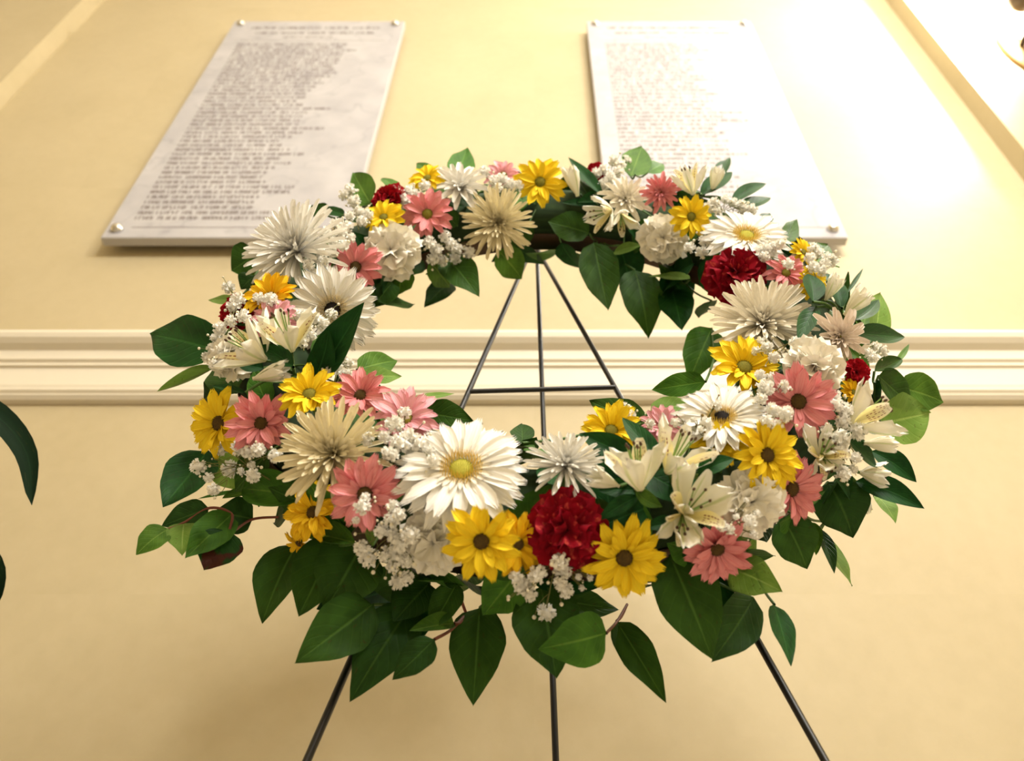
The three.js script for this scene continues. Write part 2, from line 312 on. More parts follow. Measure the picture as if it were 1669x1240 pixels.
// ------------------------------------------------------------------ wreath base
{
  const t = thing('wreath_base', 'round foam wreath base in a brown tray under the flowers', 'wreath base', RC.clone());
  t.quaternion.copy(basis(RN, RX));
  const ring = (pts) => { const g = new THREE.LatheGeometry(pts.map(([a, b]) => new THREE.Vector2(RING + a, b)), 96); g.rotateX(Math.PI / 2); return g; };
  part('foam', ring([[-0.034, -0.014], [-0.034, 0.01], [-0.026, 0.024], [0, 0.032], [0.026, 0.024], [0.034, 0.01], [0.034, -0.014]]), foamMat, t);
  part('tray', ring([[-0.035, -0.004], [-0.037, -0.004], [-0.037, -0.024], [0.037, -0.024], [0.037, -0.004], [0.035, -0.004], [0.035, -0.015], [-0.035, -0.015], [-0.035, -0.004]]), trayMat, t);
}

// ------------------------------------------------------------------ petals (unit length along x)
const cap = (t, r0) => t < r0 ? 1 : Math.sqrt(Math.max(0, 1 - 0.86 * ((t - r0) / (1 - r0)) ** 2));
function petalGeo(o) {
  const { w, base = 0.4, mid = 0.6, tip = 0.8, cup = 0.3, arch = 0, droop = 0, groove = 0, nl = 6, nw = 4, bend = 0, notch = 0, frill = 0 } = o;
  return sheet(nl, nw, (u, s) => {
    const t = 1 - Math.pow(1 - u, 1.35);
    const t2 = t * (1 - notch * (1 - Math.abs(Math.cos(s * Math.PI * 1.5))) * sstep(0.7, 1, t) * 0.5);
    const hw = w * 0.5 * (base + (1 - base) * sstep(0, mid, t)) * cap(t, tip);
    return [t2, s * hw + bend * t * t, arch * Math.sin(t * Math.PI) - droop * t * t + cup * hw * s * s + groove * w * Math.cos(s * Math.PI * 2) * 0.5 * cap(t, 0.85) + frill * Math.abs(s) * sstep(0.35, 1, t) * Math.sin(t * 21 + s * 4 + w * 90)];
  });
}
const variants = (n, f) => Array.from({ length: n }, (_, i) => f(i, i / Math.max(1, n - 1)));
const GERB = variants(5, (i, k) => petalGeo({ w: 0.26, base: 0.42, mid: 0.55, tip: 0.74, cup: 0.35, arch: 0.04, droop: [0.02, 0.08, 0.14, 0.05, 0.1][i], groove: 0.1, bend: [-0.03, 0.03, 0, 0.05, -0.05][i], notch: 0.25, nw: 6 }));
const DAISY = variants(5, (i) => petalGeo({ w: 0.36, base: 0.5, mid: 0.5, tip: 0.62, cup: 0.4, arch: 0.06, droop: [0, 0.1, -0.06, 0.16, 0.05][i], groove: 0.08, bend: [-0.05, 0.04, 0, 0.07, -0.03][i], notch: 0.2, nw: 6 }));
const POINTY = variants(4, (i) => petalGeo({ w: 0.27, base: 0.55, mid: 0.45, tip: 0.35, cup: 0.9, arch: 0.05, droop: [0, 0.12, -0.08, 0.05][i], bend: [-0.05, 0.05, 0, 0.02][i] }));
const QUILL = variants(6, (i) => petalGeo({ w: 0.09, base: 0.55, mid: 0.9, tip: 0.82, cup: 1.1, arch: 0.03, droop: [0, 0.06, -0.08, 0.12, -0.14, 0.03][i], bend: [-0.05, 0.05, 0, 0.09, -0.08, 0.03][i], nl: 7, nw: 3 }));
const FRILL = variants(6, (i) => { const p = i * 1.7; return sheet(6, 14, (t, s) => {
  const hw = (0.12 + 0.6 * Math.pow(t, 0.85)), a = s * hw * 1.25, e = sstep(0.25, 1, t);
  const r = t * (1 - 0.1 * s * s) * (1 + e * 0.05 * Math.sin(s * 23 + p) + e * 0.04 * Math.sin(s * 9 + p * 2));
  return [r * Math.cos(a), r * Math.sin(a), e * (0.15 * Math.sin(s * 5.2 + p) + 0.06 * Math.sin(s * 12 + p * 1.9)) + 0.1 * Math.sin(t * 3) - 0.1 * e * t];
}); });
const LILY_OUT = variants(3, (i) => petalGeo({ frill: 0.05, w: 0.46, base: 0.28, mid: 0.75, tip: 0.6, cup: 0.7, arch: -0.1, droop: [0.16, 0.24, 0.1][i], bend: [-0.04, 0.04, 0][i], nl: 8, nw: 6, notch: 0.35 }));
const LILY_IN = variants(2, (i) => petalGeo({ w: 0.3, base: 0.28, mid: 0.65, tip: 0.45, cup: 0.9, arch: -0.06, droop: [0.12, 0.2][i], nl: 8, nw: 4 }));
const LEAF_SHAPES = {
  salal: variants(4, (i) => { const tw = [0.5, -0.5, 0.2, -0.25][i]; return sheet(12, 6, (t, s) => {
    const hw = 0.5 * Math.pow(Math.sin(Math.PI * Math.pow(t, 0.72)), 0.72) * (1 - 0.32 * sstep(0.62, 1, t)) * (t > 0.999 ? 0.0 : 1);
    const wob = 1 + 0.03 * Math.sin(t * 17 + i * 2 + s);
    return [t, s * hw * wob, 0.16 * Math.abs(s) * hw + [0.05, -0.05, 0.08, 0][i] * Math.sin(t * Math.PI) - 0.08 * t * t + 0.025 * Math.sin(t * 9 + s * 2 + i) * Math.abs(s) + tw * 0.12 * s * hw * t];
  }); }),
  lance: variants(4, (i) => sheet(12, 6, (t, s) => {
    const hw = 0.5 * Math.pow(Math.sin(Math.PI * Math.pow(t, 0.8)), 0.9) * (t > 0.999 ? 0 : 1);
    return [t, s * hw + [0.1, -0.1, 0.05, -0.05][i] * Math.sin(t * Math.PI), 0.35 * Math.abs(s) * hw + [0.1, -0.08, 0.12, 0.04][i] * Math.sin(t * Math.PI) + 0.2 * s * hw * (t - 0.4) * [1, -1, 1, -1][i]];
  })),
};
LEAF_SHAPES.fold = variants(2, (i) => sheet(12, 6, (t, s) => {
  const hw = 0.5 * Math.pow(Math.sin(Math.PI * Math.pow(t, 0.75)), 0.75) * (t > 0.999 ? 0 : 1), a = Math.abs(s) * 1.0;
  return [t, Math.sign(s) * hw * Math.sin(a * 1.2) / 1.0, hw * (1 - Math.cos(a * 1.35)) + 0.1 * Math.sin(t * Math.PI) * (i ? 1 : -1)];
}));
const dome = new THREE.SphereGeometry(1, 16, 8, 0, Math.PI * 2, 0, Math.PI / 2).rotateX(Math.PI / 2).scale(1, 1, 0.5);
function florets(n, r0, r1, hgt, rad) {
  const gs = [];
  for (let i = 0; i < n; i++) { const r = Math.sqrt(r0 * r0 + (r1 * r1 - r0 * r0) * ((i + 0.5) / n)), a = i * 2.39996, g = new THREE.ConeGeometry(rad, hgt, 4, 1); g.rotateX(Math.PI / 2); g.translate(r * Math.cos(a), r * Math.sin(a), hgt * 0.5 + 0.45 * (1 - r / r1 * 0.6)); gs.push(g); }
  return mergeGeometries(gs);
}
const FLORETS = florets(110, 0, 1, 0.28, 0.06), COLLAR = florets(150, 0.72, 1.5, 0.55, 0.05);
const CALYX = new THREE.LatheGeometry([[0.05, -1.2], [0.06, -0.7], [0.3, -0.5], [0.7, -0.2], [1, 0.05]].map(([a, b]) => new THREE.Vector2(a, b)), 14).rotateX(Math.PI / 2);
const TUBEC = new THREE.LatheGeometry([[0.1, -2.2], [0.5, -1.9], [0.6, -0.8], [0.62, -0.2], [0.9, 0.1]].map(([a, b]) => new THREE.Vector2(a, b)), 14).rotateX(Math.PI / 2);

const qa = new THREE.Quaternion(), qb = new THREE.Quaternion();
function addPetal(parent, geo, mat, ang, elev, len, r0 = 0, twist = 0, z = 0, name = 'petal', wide = 1) {
  const m = part(name, geo, mat, parent);
  qa.setFromAxisAngle(V3(0, 0, 1), ang); qb.setFromAxisAngle(V3(0, 1, 0), -elev); m.quaternion.copy(qa).multiply(qb).multiply(new THREE.Quaternion().setFromAxisAngle(V3(1, 0, 0), twist));
  m.position.set(r0 * Math.cos(ang), r0 * Math.sin(ang), z); m.scale.set(len, len * wide, len); return m;
}
function head(name, label, px, py, dia, nx, ny, lift, group) {
  const q = onRing(px, py, lift), R = dia / 2 * q.m, nz = Math.sqrt(Math.max(0.02, 1 - nx * nx - ny * ny));
  const n = camVec(nx, ny, nz).normalize(), t = thing(name, label, 'flower', q.p, group);
  t.quaternion.copy(basis(n, CAM_R)); t.rotateZ(rr(0, 6.28));
  return { t, R };
}
const stemOf = (t, R, r = 0.0018) => part('stem', rod(V3(0, 0, -0.05), V3(0, 0, -R * 0.1), r, 6), stemMat, t);
const WHORL = 2.39996;

function gerbera(label, px, py, dia, nx, ny, lift = 0.02, o = {}) {
  const { t, R } = head('gerbera_daisy', label, px, py, dia, nx, ny, lift, 'gerbera daisies of the wreath');
  const d = R * 0.24;
  for (let i = 0; i < 23; i++) addPetal(t, pick(GERB), whitePetal, (i + rr(-0.2, 0.2)) / 23 * 6.283, rr(-0.04, 0.1) + (o.cup || 0), R * rr(0.8, 0.9), R * 0.13, rr(-0.15, 0.15), -R * 0.03);
  for (let i = 0; i < 20; i++) addPetal(t, pick(GERB), whitePetal, (i + 0.5 + rr(-0.2, 0.2)) / 20 * 6.283, rr(0.1, 0.24) + (o.cup || 0), R * rr(0.72, 0.82), R * 0.13, rr(-0.15, 0.15), R * 0.02);
  for (let i = 0; i < 22; i++) addPetal(t, pick(GERB), ivoryPetal, i / 22 * 6.283, rr(0.3, 0.55), R * rr(0.26, 0.36), R * 0.16, rr(-0.2, 0.2), R * 0.04, 'inner_petal', 0.8);
  const c = part('disc', dome, o.dark ? blackDisc : limeDisc, t); c.scale.setScalar(d * 0.7); c.position.z = R * 0.05;
  const f = part('disc_floret', FLORETS, o.dark ? blackDisc : limeDisc, t, 'stuff'); f.scale.setScalar(d * 0.68); f.position.z = R * 0.05;
  const k = part('stamen_ring', COLLAR, pollenMat, t, 'stuff'); k.scale.setScalar(d * 0.85); k.position.z = R * 0.03;
  const y = part('calyx', CALYX, calyxMat, t); y.scale.setScalar(R * 0.2); stemOf(t, R, 0.0025); return t;
}
function daisy(label, px, py, dia, nx, ny, mat, disc = brownDisc, lift = 0.012, o = {}) {
  const kind = o.name || (mat === pinkPetal || mat === rosePetal ? 'pink_daisy' : 'yellow_daisy');
  const { t, R } = head(kind, label, px, py, dia, nx, ny, lift, (kind === 'pink_daisy' ? 'pink' : 'yellow') + ' daisies of the wreath');
  const cup = o.cup ?? 0.12, n1 = o.n1 || 15, n2 = o.n2 || 12;
  for (let i = 0; i < n1; i++) addPetal(t, pick(DAISY), mat, (i + rr(-0.25, 0.25)) / n1 * 6.283, rr(-0.16, 0.18) + cup, R * rr(0.78, 0.97), R * 0.1, rr(-0.4, 0.4), -R * 0.02);
  for (let i = 0; i < n2; i++) addPetal(t, pick(DAISY), mat, (i + 0.5 + rr(-0.25, 0.25)) / n2 * 6.283, rr(0.1, 0.45) + cup, R * rr(0.58, 0.82), R * 0.12, rr(-0.4, 0.4), R * 0.03);
  for (let i = 0; i < (o.n3 || 4); i++) addPetal(t, pick(DAISY), mat, rr(0, 6.283), rr(0.5, 0.9), R * rr(0.3, 0.42), R * 0.18, rr(-0.3, 0.3), R * 0.05, 'inner_petal');
  const c = part('disc', dome, disc, t); c.scale.setScalar(R * 0.2); c.position.z = R * 0.07;
  const f = part('disc_floret', FLORETS, disc, t, 'stuff'); f.scale.setScalar(R * 0.2); f.position.z = R * 0.06;
  const y = part('calyx', CALYX, calyxMat, t); y.scale.setScalar(R * 0.22); stemOf(t, R); return t;
}
function spider(label, px, py, dia, nx, ny, mat, lift = 0.02, n = 165) {
  const { t, R } = head('spider_mum', label, px, py, dia, nx, ny, lift, 'spider chrysanthemums of the wreath');
  for (let i = 0; i < n; i++) { const k = i / n; addPetal(t, pick(QUILL), mat, i * WHORL + rr(-0.1, 0.1), -0.05 + k * 1.45 + rr(-0.1, 0.1), R * (1 - 0.66 * k * k) * rr(0.86, 1.02), R * 0.05 * (1 - k), rr(-0.3, 0.3), R * 0.04 * k, 'petal', 1 + k * 0.5); }
  const y = part('calyx', CALYX, calyxMat, t); y.scale.setScalar(R * 0.18); stemOf(t, R, 0.0025); return t;
}
function mum(label, px, py, dia, nx, ny, mat, lift = 0.012, o = {}) {
  const { t, R } = head(o.name || 'white_mum', label, px, py, dia, nx, ny, lift, o.group || 'small mums of the wreath'), n = o.n || 56;
  for (let i = 0; i < n; i++) { const k = i / n; addPetal(t, pick(POINTY), mat, i * WHORL + rr(-0.1, 0.1), k * 1.2 + rr(-0.08, 0.08), R * (1 - 0.68 * k) * rr(0.88, 1.02), R * 0.06 * (1 - k), rr(-0.2, 0.2), R * 0.05 * k); }
  const c = part('disc', dome, greenDisc, t); c.scale.setScalar(R * 0.1); c.position.z = R * 0.12;
  const y = part('calyx', CALYX, calyxMat, t); y.scale.setScalar(R * 0.2); stemOf(t, R); return t;
}
function carnation(label, px, py, dia, nx, ny, mat, lift = 0.012, o = {}) {
  const red = mat === redCarn || mat === plainRed;
  const { t, R } = head(red ? 'red_carnation' : 'ivory_carnation', label, px, py, dia, nx, ny, lift, (red ? 'red' : 'ivory') + ' carnations of the wreath'), n = o.n || 27;
  for (let i = 0; i < n; i++) { const k = i / n; addPetal(t, pick(FRILL), mat, i * WHORL + rr(-0.4, 0.4), 0.02 + k * 1.25 + rr(-0.2, 0.2), R * (1.0 - 0.3 * k) * rr(0.84, 1.06), 0, rr(-0.5, 0.5), -R * 0.25 + R * 0.12 * k); }
  const y = part('calyx', TUBEC, calyxMat, t); y.scale.setScalar(R * 0.22); y.position.z = -R * 0.25; stemOf(t, R * 5, 0.002); return t;
}
// a leaf from base to tip; db, dt push base and tip away from (+) or towards (-) the eye
function leaf(parent, bx, by, tx, ty, w, tone = 0, o = {}) {
  const { db = 0.03, dt = 0.03, shape = 'salal', flip = 1, face = null, mat = null, name = 'leaf' } = o;
  const B = onRing(bx, by, -db), tt = clamp(ringDepth(tx, ty) + dt, B.t - db + dt - 0.05, B.t - db + dt + 0.05), T = { p: at(tx, ty, tt), m: tt / F }, x = T.p.clone().sub(B.p), len = x.length(); x.normalize();
  const f = (face ? camVec(...face) : RN.clone().multiplyScalar(0.55).addScaledVector(CAM_B, 0.6).addScaledVector(CAM_R, rr(-0.3, 0.3)).addScaledVector(CAM_U, rr(-0.1, 0.25)));
  const z = f.addScaledVector(x, -f.dot(x)).normalize(), y = z.clone().cross(x), m = part(name, LEAF_SHAPES[shape][Math.floor(rnd() * LEAF_SHAPES[shape].length)], mat || pick(LEAF_MORE[tone]), parent);
  const seen = Math.max(0.45, Math.hypot(y.dot(CAM_R), y.dot(CAM_U)));
  const s2 = w * (B.m + T.m) / 2 / seen;
  m.quaternion.setFromRotationMatrix(new THREE.Matrix4().makeBasis(x, y, z)); m.position.copy(B.p).sub(parent.position); m.scale.set(len, s2 * flip, Math.min(len, s2 * 1.2));
  return B.p.clone().sub(parent.position);
}
function sprig(label, sx, sy, leaves, o = {}) {
  const s = onRing(sx, sy, -(o.ds ?? 0.035)), t = thing(o.name || 'salal_sprig', label, 'foliage', s.p, 'leafy sprigs of the wreath');
  const pts = [V3(0, 0, 0)];
  for (const [bx, by, tx, ty, w, tone, opt] of leaves) pts.push(leaf(t, bx, by, tx, ty, w, tone, opt || {}));
  const twig = [];
  if (o.chain) twig.push(tube(pts, 0.0011, pts.length * 6, 6));
  else for (let i = 1; i < pts.length; i++) if (pts[i].length() > 0.004) twig.push(tube([pts[0], pts[i].clone().multiplyScalar(0.5).addScaledVector(RN, -0.004), pts[i]], 0.0011, 8, 6));
  if (twig.length) part('twig', mergeGeometries(twig), o.red ? twigMat : stemMat, t);
  return t;
}
// alstroemeria: trumpet from base to mouth
function trumpet(parent, bx, by, mx, my, w, o = {}) {
  const { db = 0, dm = -0.01, open = 0.9, bud = false, lift = 0.018 } = o;
  const B = onRing(bx, by, lift - db), M = { p: at(mx, my, B.t - db + dm), m: B.m }, z = M.p.clone().sub(B.p), L = z.length();
  const g = new THREE.Group(); g.name = bud ? 'bud' : 'blossom'; g.position.copy(B.p).sub(parent.position); g.quaternion.copy(basis(z, V3(0.3, 0.8, 0.5))); g.rotateZ(o.roll ?? rr(0, 6.28)); parent.add(g);
  const half = w * (B.m + M.m) / 4, len = Math.hypot(L, half) * (bud ? 1 : 1.08), el = Math.atan2(L, half);
  for (let i = 0; i < 3; i++) addPetal(g, LILY_OUT[i], lilyPetal, i * 2.094 + rr(-0.2, 0.2), bud ? 1.42 : el + rr(-0.18, 0.12), len * rr(0.92, 1.06), half * 0.05, rr(-0.25, 0.25), 0, 'petal', bud ? half * 2 / len * 1.3 : 1.15);
  for (let i = 0; i < 3; i++) addPetal(g, LILY_IN[i % 2], i < 2 && !bud ? speckPetal : lilyPetal, i * 2.094 + 1.047, bud ? 1.46 : Math.min(1.5, el + rr(0.05, 0.25)), len * rr(0.88, 1), half * 0.03, rr(-0.25, 0.25), 0, 'petal', bud ? half * 2 / len : 1.1);
  if (!bud) {
    const st = []; const an = [];
    for (let i = 0; i < 5; i++) { const a = i * 1.257, e = V3(Math.cos(a) * half * 0.28, Math.sin(a) * half * 0.28, len * 0.8); st.push(tube([V3(0, 0, 0), e.clone().multiplyScalar(0.5).setZ(len * 0.45), e], 0.0005, 6, 4)); const b = new THREE.SphereGeometry(0.001, 6, 5); b.scale(1, 1, 1.7); b.translate(e.x, e.y, e.z); an.push(b); }
    part('stamen', mergeGeometries(st), calyxMat, g); part('anther', mergeGeometries(an), antherMat, g, 'stuff');
  }
  return B.p.clone().sub(parent.position);
}
function alstroemeria(label, sx, sy, blooms, leaves) {
  const s = onRing(sx, sy, -0.02), t = thing('alstroemeria_stem', label, 'flower', s.p, 'alstroemeria stems of the wreath'), ends = [];
  for (const b of blooms) ends.push(trumpet(t, ...b));
  for (const [bx, by, tx, ty, w, tone, opt] of leaves) ends.push(leaf(t, bx, by, tx, ty, w, tone ?? 3, { db: -0.002, dt: -0.018, shape: 'lance', ...(opt || {}) }));
  part('stem', mergeGeometries(ends.map((e) => tube([V3(0, 0, 0), e.clone().multiplyScalar(0.6).addScaledVector(RN, 0.004), e], 0.0012, 8, 6))), stemMat, t);
  return t;
}
// baby's breath
const PUFF = (() => { const gs = []; for (let i = 0; i < 34; i++) { const y = 1 - 2 * (i + 0.5) / 34, r = Math.sqrt(1 - y * y), a = i * WHORL, g = sheet(2, 2, (t, s) => [t * 0.7, s * 0.36 * Math.sin(0.35 + t * 2.3), 0.2 * s * s + 0.34 * t * t]);
  const d = V3(r * Math.cos(a), y, r * Math.sin(a)); g.applyQuaternion(basis(d, V3(Math.sin(i * 7), Math.cos(i * 5), Math.sin(i * 3)))); g.translate(d.x * 0.72, d.y * 0.72, d.z * 0.72); gs.push(g); }
  const core = new THREE.IcosahedronGeometry(0.75, 1); const c2 = new THREE.BufferGeometry(); c2.setAttribute('position', core.attributes.position); c2.setAttribute('normal', core.attributes.normal); c2.setAttribute('uv', core.attributes.uv); c2.setIndex([...Array(core.attributes.position.count).keys()]); gs.push(c2); return mergeGeometries(gs); })();
const PIP = new THREE.SphereGeometry(1, 8, 6);
function breath(label, bx, by, balls, o = {}) {
  const { size = 19, lift = 0.026, dry = false } = o, b = onRing(bx, by, 0), t = thing('babys_breath_sprig', label, 'flower', b.p, "baby's breath sprigs of the wreath"), stems = [], fork = b.p.clone().lerp(onRing(balls[0][0], balls[0][1], lift * 0.6).p, 0.45).sub(b.p);
  stems.push(tube([V3(0, 0, 0), fork.clone().multiplyScalar(0.5), fork], 0.0006, 5, 5));
  for (const [x, y, k] of balls) {
    const q = onRing(x, y, lift + rr(-0.006, 0.006)), e = q.p.clone().sub(b.p), m = part('blossom', PUFF, fluffMat, t), s = (k || size) * rr(0.9, 1.12) / 2 * q.m;
    m.position.copy(e); m.scale.setScalar(s); m.rotation.set(rr(0, 6), rr(0, 6), rr(0, 6));
    stems.push(tube([fork, fork.clone().lerp(e, 0.55).addScaledVector(RN, 0.003), e], 0.0004, 6, 4));
    for (let i = 0; i < 2; i++) { const p = e.clone().addScaledVector(CAM_R, rr(-2.2, 2.2) * s).addScaledVector(CAM_U, rr(-2.2, 2.2) * s).addScaledVector(CAM_B, rr(-1, 1) * s); const u = part('closed_bud', PIP, dry ? dryBudMat : budMat, t); u.position.copy(p); u.scale.setScalar(rr(0.2, 0.34) * s); stems.push(tube([fork.clone().lerp(e, 0.6), p.clone().lerp(fork, 0.3), p], 0.0003, 4, 4)); }
  }
  part('stalks', mergeGeometries(stems), wispMat, t, 'stuff');
}

// ------------------------------------------------------------------ leaves packed over the foam, under the flowers
for (let k = 0; k < 16; k++) {
  const a0 = k / 16 * 6.283, c = RC.clone().addScaledVector(RX, RING * Math.cos(a0)).addScaledVector(RU, RING * Math.sin(a0)).addScaledVector(RN, 0.03);
  const t = thing('filler_sprig', 'short leafy salal cutting pushed into the foam beneath the flower heads', 'foliage', c, 'leafy cuttings packed between foam and flowers'), tw = [];
  for (let i = 0; i < 13; i++) {
    const a = a0 + rr(-0.24, 0.24), e = rr(-1.2, Math.PI + 0.6), r = rr(0.044, 0.05), out = V3(0, 0, 0).addScaledVector(RX, Math.cos(a)).addScaledVector(RU, Math.sin(a));
    const n = out.clone().multiplyScalar(Math.cos(e)).addScaledVector(RN, Math.sin(e)), p = RC.clone().addScaledVector(out, RING + Math.cos(e) * r).addScaledVector(RN, Math.sin(e) * r * 0.85);
    const m = part('leaf', pick(LEAF_SHAPES.salal), leafMats[pick([0, 0, 3, 1])], t), x = V3(rr(-1, 1), rr(-1, 1), rr(-1, 1)).cross(n).normalize();
    m.quaternion.copy(basis(n.clone().addScaledVector(x, rr(-0.5, -0.1)), x)); m.position.copy(p).addScaledVector(x, -0.02).sub(c); const s = rr(0.036, 0.05); m.scale.set(s, s * 0.6, s * 0.6);
    tw.push(tube([V3(0, 0, -0.012), m.position.clone().multiplyScalar(0.5), m.position], 0.0009, 5, 5));
  }
  part('twig', mergeGeometries(tw), stemMat, t);
}

// ------------------------------------------------------------------ sprigs of broad salal leaves
const F2 = { shape: 'fold' };
sprig('pair of large dark salal leaves jutting past the cream alstroemeria', 365, 590, [[358, 572, 238, 541, 86, 0, { face: [0.1, 0.2, 1], db: 0.02, dt: 0.02 }], [352, 560, 292, 530, 34, 1], [348, 600, 256, 638, 22, 2, F2], [385, 640, 350, 590, 60, 0]]);
sprig('broad salal leaf drooping below the brown centred yellow daisy', 350, 735, [[338, 735, 264, 820, 82, 0, { face: [-0.1, 0.1, 1] }], [350, 740, 420, 790, 70, 2], [400, 800, 322, 813, 9, 1, { shape: 'lance' }], [420, 800, 362, 812, 16, 1, F2]]);
sprig('long reddish twig of small salal leaves with one browned leaf', 468, 842, [[412, 846, 352, 832, 56, 0], [375, 866, 332, 925, 74, 0, { mat: brownedLeaf, face: [0, 0, 1] }], [378, 838, 303, 906, 62, 1, { db: 0.022, dt: 0.018, face: [0, 0.1, 1] }], [340, 828, 262, 856, 46, 0, { db: 0.034, dt: 0.034 }], [300, 852, 296, 902, 48, 2, { db: 0.036, dt: 0.034 }], [274, 862, 221, 902, 46, 1, { face: [-0.2, 0.2, 1] }]], { red: true, chain: true });
sprig('bright folded salal leaf under the cream spider mum', 520, 800, [[508, 812, 396, 796, 62, 1, { db: 0.008, dt: 0.002, shape: 'fold', face: [0, 0.35, 1] }], [500, 800, 440, 850, 60, 0, { db: 0.02, dt: 0.015 }]]);
sprig('salal leaves hanging beneath the half hidden yellow daisy', 530, 880, [[485, 885, 424, 1010, 88, 0, { face: [-0.2, 0, 1] }], [548, 875, 486, 1000, 92, 0, { db: 0.036, dt: 0.036 }], [590, 890, 530, 995, 112, 0, { db: 0.042, dt: 0.042 }], [580, 885, 488, 868, 36, 1, { db: 0.004, dt: -0.004, shape: 'fold' }], [650, 920, 640, 985, 90, 0, { db: 0.046, dt: 0.045 }]]);
sprig('cluster of dark salal leaves over one easel leg', 690, 970, [[608, 985, 484, 1078, 96, 0, { face: [0, 0.1, 1] }], [672, 985, 570, 1140, 92, 0, { db: 0.024, dt: 0.018, face: [-0.15, 0.1, 1] }], [700, 965, 634, 1068, 74, 3, { db: 0.036, dt: 0.04 }], [640, 960, 520, 985, 80, 3, { db: 0.044, dt: 0.04 }], [700, 950, 640, 1010, 70, 0, { db: 0.04, dt: 0.04 }]]);
sprig('small salal twig with a curled leaf between two big hanging leaves', 760, 1000, [[740, 1016, 667, 1028, 30, 1, F2], [708, 1042, 640, 1106, 50, 0], [745, 950, 700, 1025, 50, 0, { db: 0.034, dt: 0.034 }]], { red: true });
sprig('pointed salal leaf hanging straight down under the yellow daisy pair', 800, 960, [[782, 990, 771, 1146, 92, 0, { face: [0.05, 0, 1] }], [850, 925, 784, 1006, 76, 1, { db: 0.016, dt: 0.01, face: [0, 0.3, 1] }], [690, 930, 745, 905, 36, 3, { db: 0.045, dt: 0.045 }]]);
sprig('wide salal leaf under the red carnation hiding the back leg', 890, 950, [[882, 955, 905, 1100, 112, 0, { face: [0, 0, 1] }], [900, 975, 1012, 992, 42, 0, { db: 0.026, dt: 0.02 }], [860, 930, 1000, 945, 60, 3, { db: 0.04, dt: 0.04 }]]);
sprig('reddish twig with two salal leaves under the front yellow daisy', 1022, 985, [[988, 1032, 881, 1058, 84, 1, { db: 0.014, dt: 0.008, face: [0, 0.2, 1] }], [1005, 1012, 1086, 1142, 58, 0, { face: [0.3, 0, 1] }]], { red: true });
sprig('big salal leaf hanging below the drooping pink daisy', 1120, 915, [[1092, 905, 1162, 1072, 108, 0, { face: [0.1, 0, 1] }], [1228, 975, 1164, 1076, 76, 0, { face: [-0.2, 0, 1], db: 0.034, dt: 0.034 }], [1160, 930, 1175, 1030, 60, 3, { db: 0.046, dt: 0.046 }]]);
sprig('pale backed curling salal leaves over the other easel leg', 1230, 925, [[1190, 925, 1273, 962, 66, 2, { db: 0.018, dt: 0.01 }], [1262, 985, 1292, 1083, 46, 0, { db: 0.034, dt: 0.036, face: [0.3, 0, 1] }], [1200, 880, 1245, 925, 66, 2, { db: 0.026, dt: 0.02 }]]);
sprig('dark salal leaves below the ivory carnation on the lower rim', 1290, 840, [[1275, 842, 1318, 928, 76, 0, { face: [0.1, 0, 1] }], [1318, 850, 1330, 905, 26, 1, F2], [1350, 785, 1393, 876, 96, 0, { face: [0.1, 0, 1], db: 0.036, dt: 0.036 }]]);
sprig('narrow folded salal leaf showing its pale underside', 1345, 850, [[1335, 862, 1392, 952, 46, 2, { db: 0.03, dt: 0.028, face: [0.4, 0, 1] }], [1330, 858, 1360, 935, 26, 0, { db: 0.024, dt: 0.026, shape: 'lance' }], [1300, 830, 1345, 800, 18, 1, { shape: 'lance', db: 0.01, dt: 0.004 }]]);
sprig('round salal leaf and pale pointed leaf jutting beyond the alstroemeria', 1425, 625, [[1463, 630, 1542, 654, 62, 1, { face: [0, 0.3, 1] }], [1436, 690, 1523, 672, 84, 2, { db: 0.036, dt: 0.034, face: [0.1, 0.1, 1] }], [1432, 612, 1500, 665, 58, 0, { db: 0.034, dt: 0.032 }], [1425, 605, 1470, 585, 26, 0, F2], [1460, 592, 1482, 560, 9, 1, { shape: 'lance' }]]);
sprig('light green salal leaf standing behind the blush mum', 1410, 555, [[1425, 552, 1440, 474, 56, 2, { db: 0.036, dt: 0.04, face: [0.3, 0, 1] }], [1405, 540, 1420, 485, 40, 2, { db: 0.04, dt: 0.04 }]]);
sprig('pale small salal leaf below the dark alstroemeria blade', 1425, 800, [[1430, 808, 1461, 850, 34, 2, { db: 0.036, dt: 0.036 }]]);
sprig('rounded salal leaves rising behind the half hidden yellow daisy', 1325, 425, [[1318, 425, 1352, 395, 44, 0, { db: 0.036, dt: 0.036 }], [1280, 395, 1300, 355, 30, 0, { db: 0.036, dt: 0.036 }], [1240, 370, 1255, 345, 24, 3, { db: 0.036, dt: 0.036 }]]);
sprig('long salal leaf hanging inside the ring next to the easel top', 975, 390, [[968, 395, 991, 502, 66, 0, { db: 0.0, dt: 0.0, face: [0, 0.1, 1] }], [1035, 440, 1058, 548, 70, 0, { db: -0.004, dt: 0, face: [0.1, 0.1, 1] }], [1000, 412, 1048, 398, 20, 2, { db: -0.01, dt: -0.012 }], [960, 380, 893, 358, 56, 0, { db: 0.002, dt: 0 }], [1010, 400, 1030, 470, 62, 3, { db: 0.008, dt: 0.01 }]]);
sprig('salal leaves hanging inside the ring under the red flecked carnation', 1110, 455, [[1095, 470, 1112, 534, 58, 0, { db: -0.004, dt: -0.004 }], [1125, 455, 1055, 448, 24, 2, { db: -0.012, dt: -0.012 }], [1160, 490, 1138, 515, 36, 3], [1080, 440, 1130, 500, 64, 3, { db: 0.01, dt: 0.01 }], [1130, 430, 1075, 480, 70, 3, { db: 0.012, dt: 0.012 }]]);
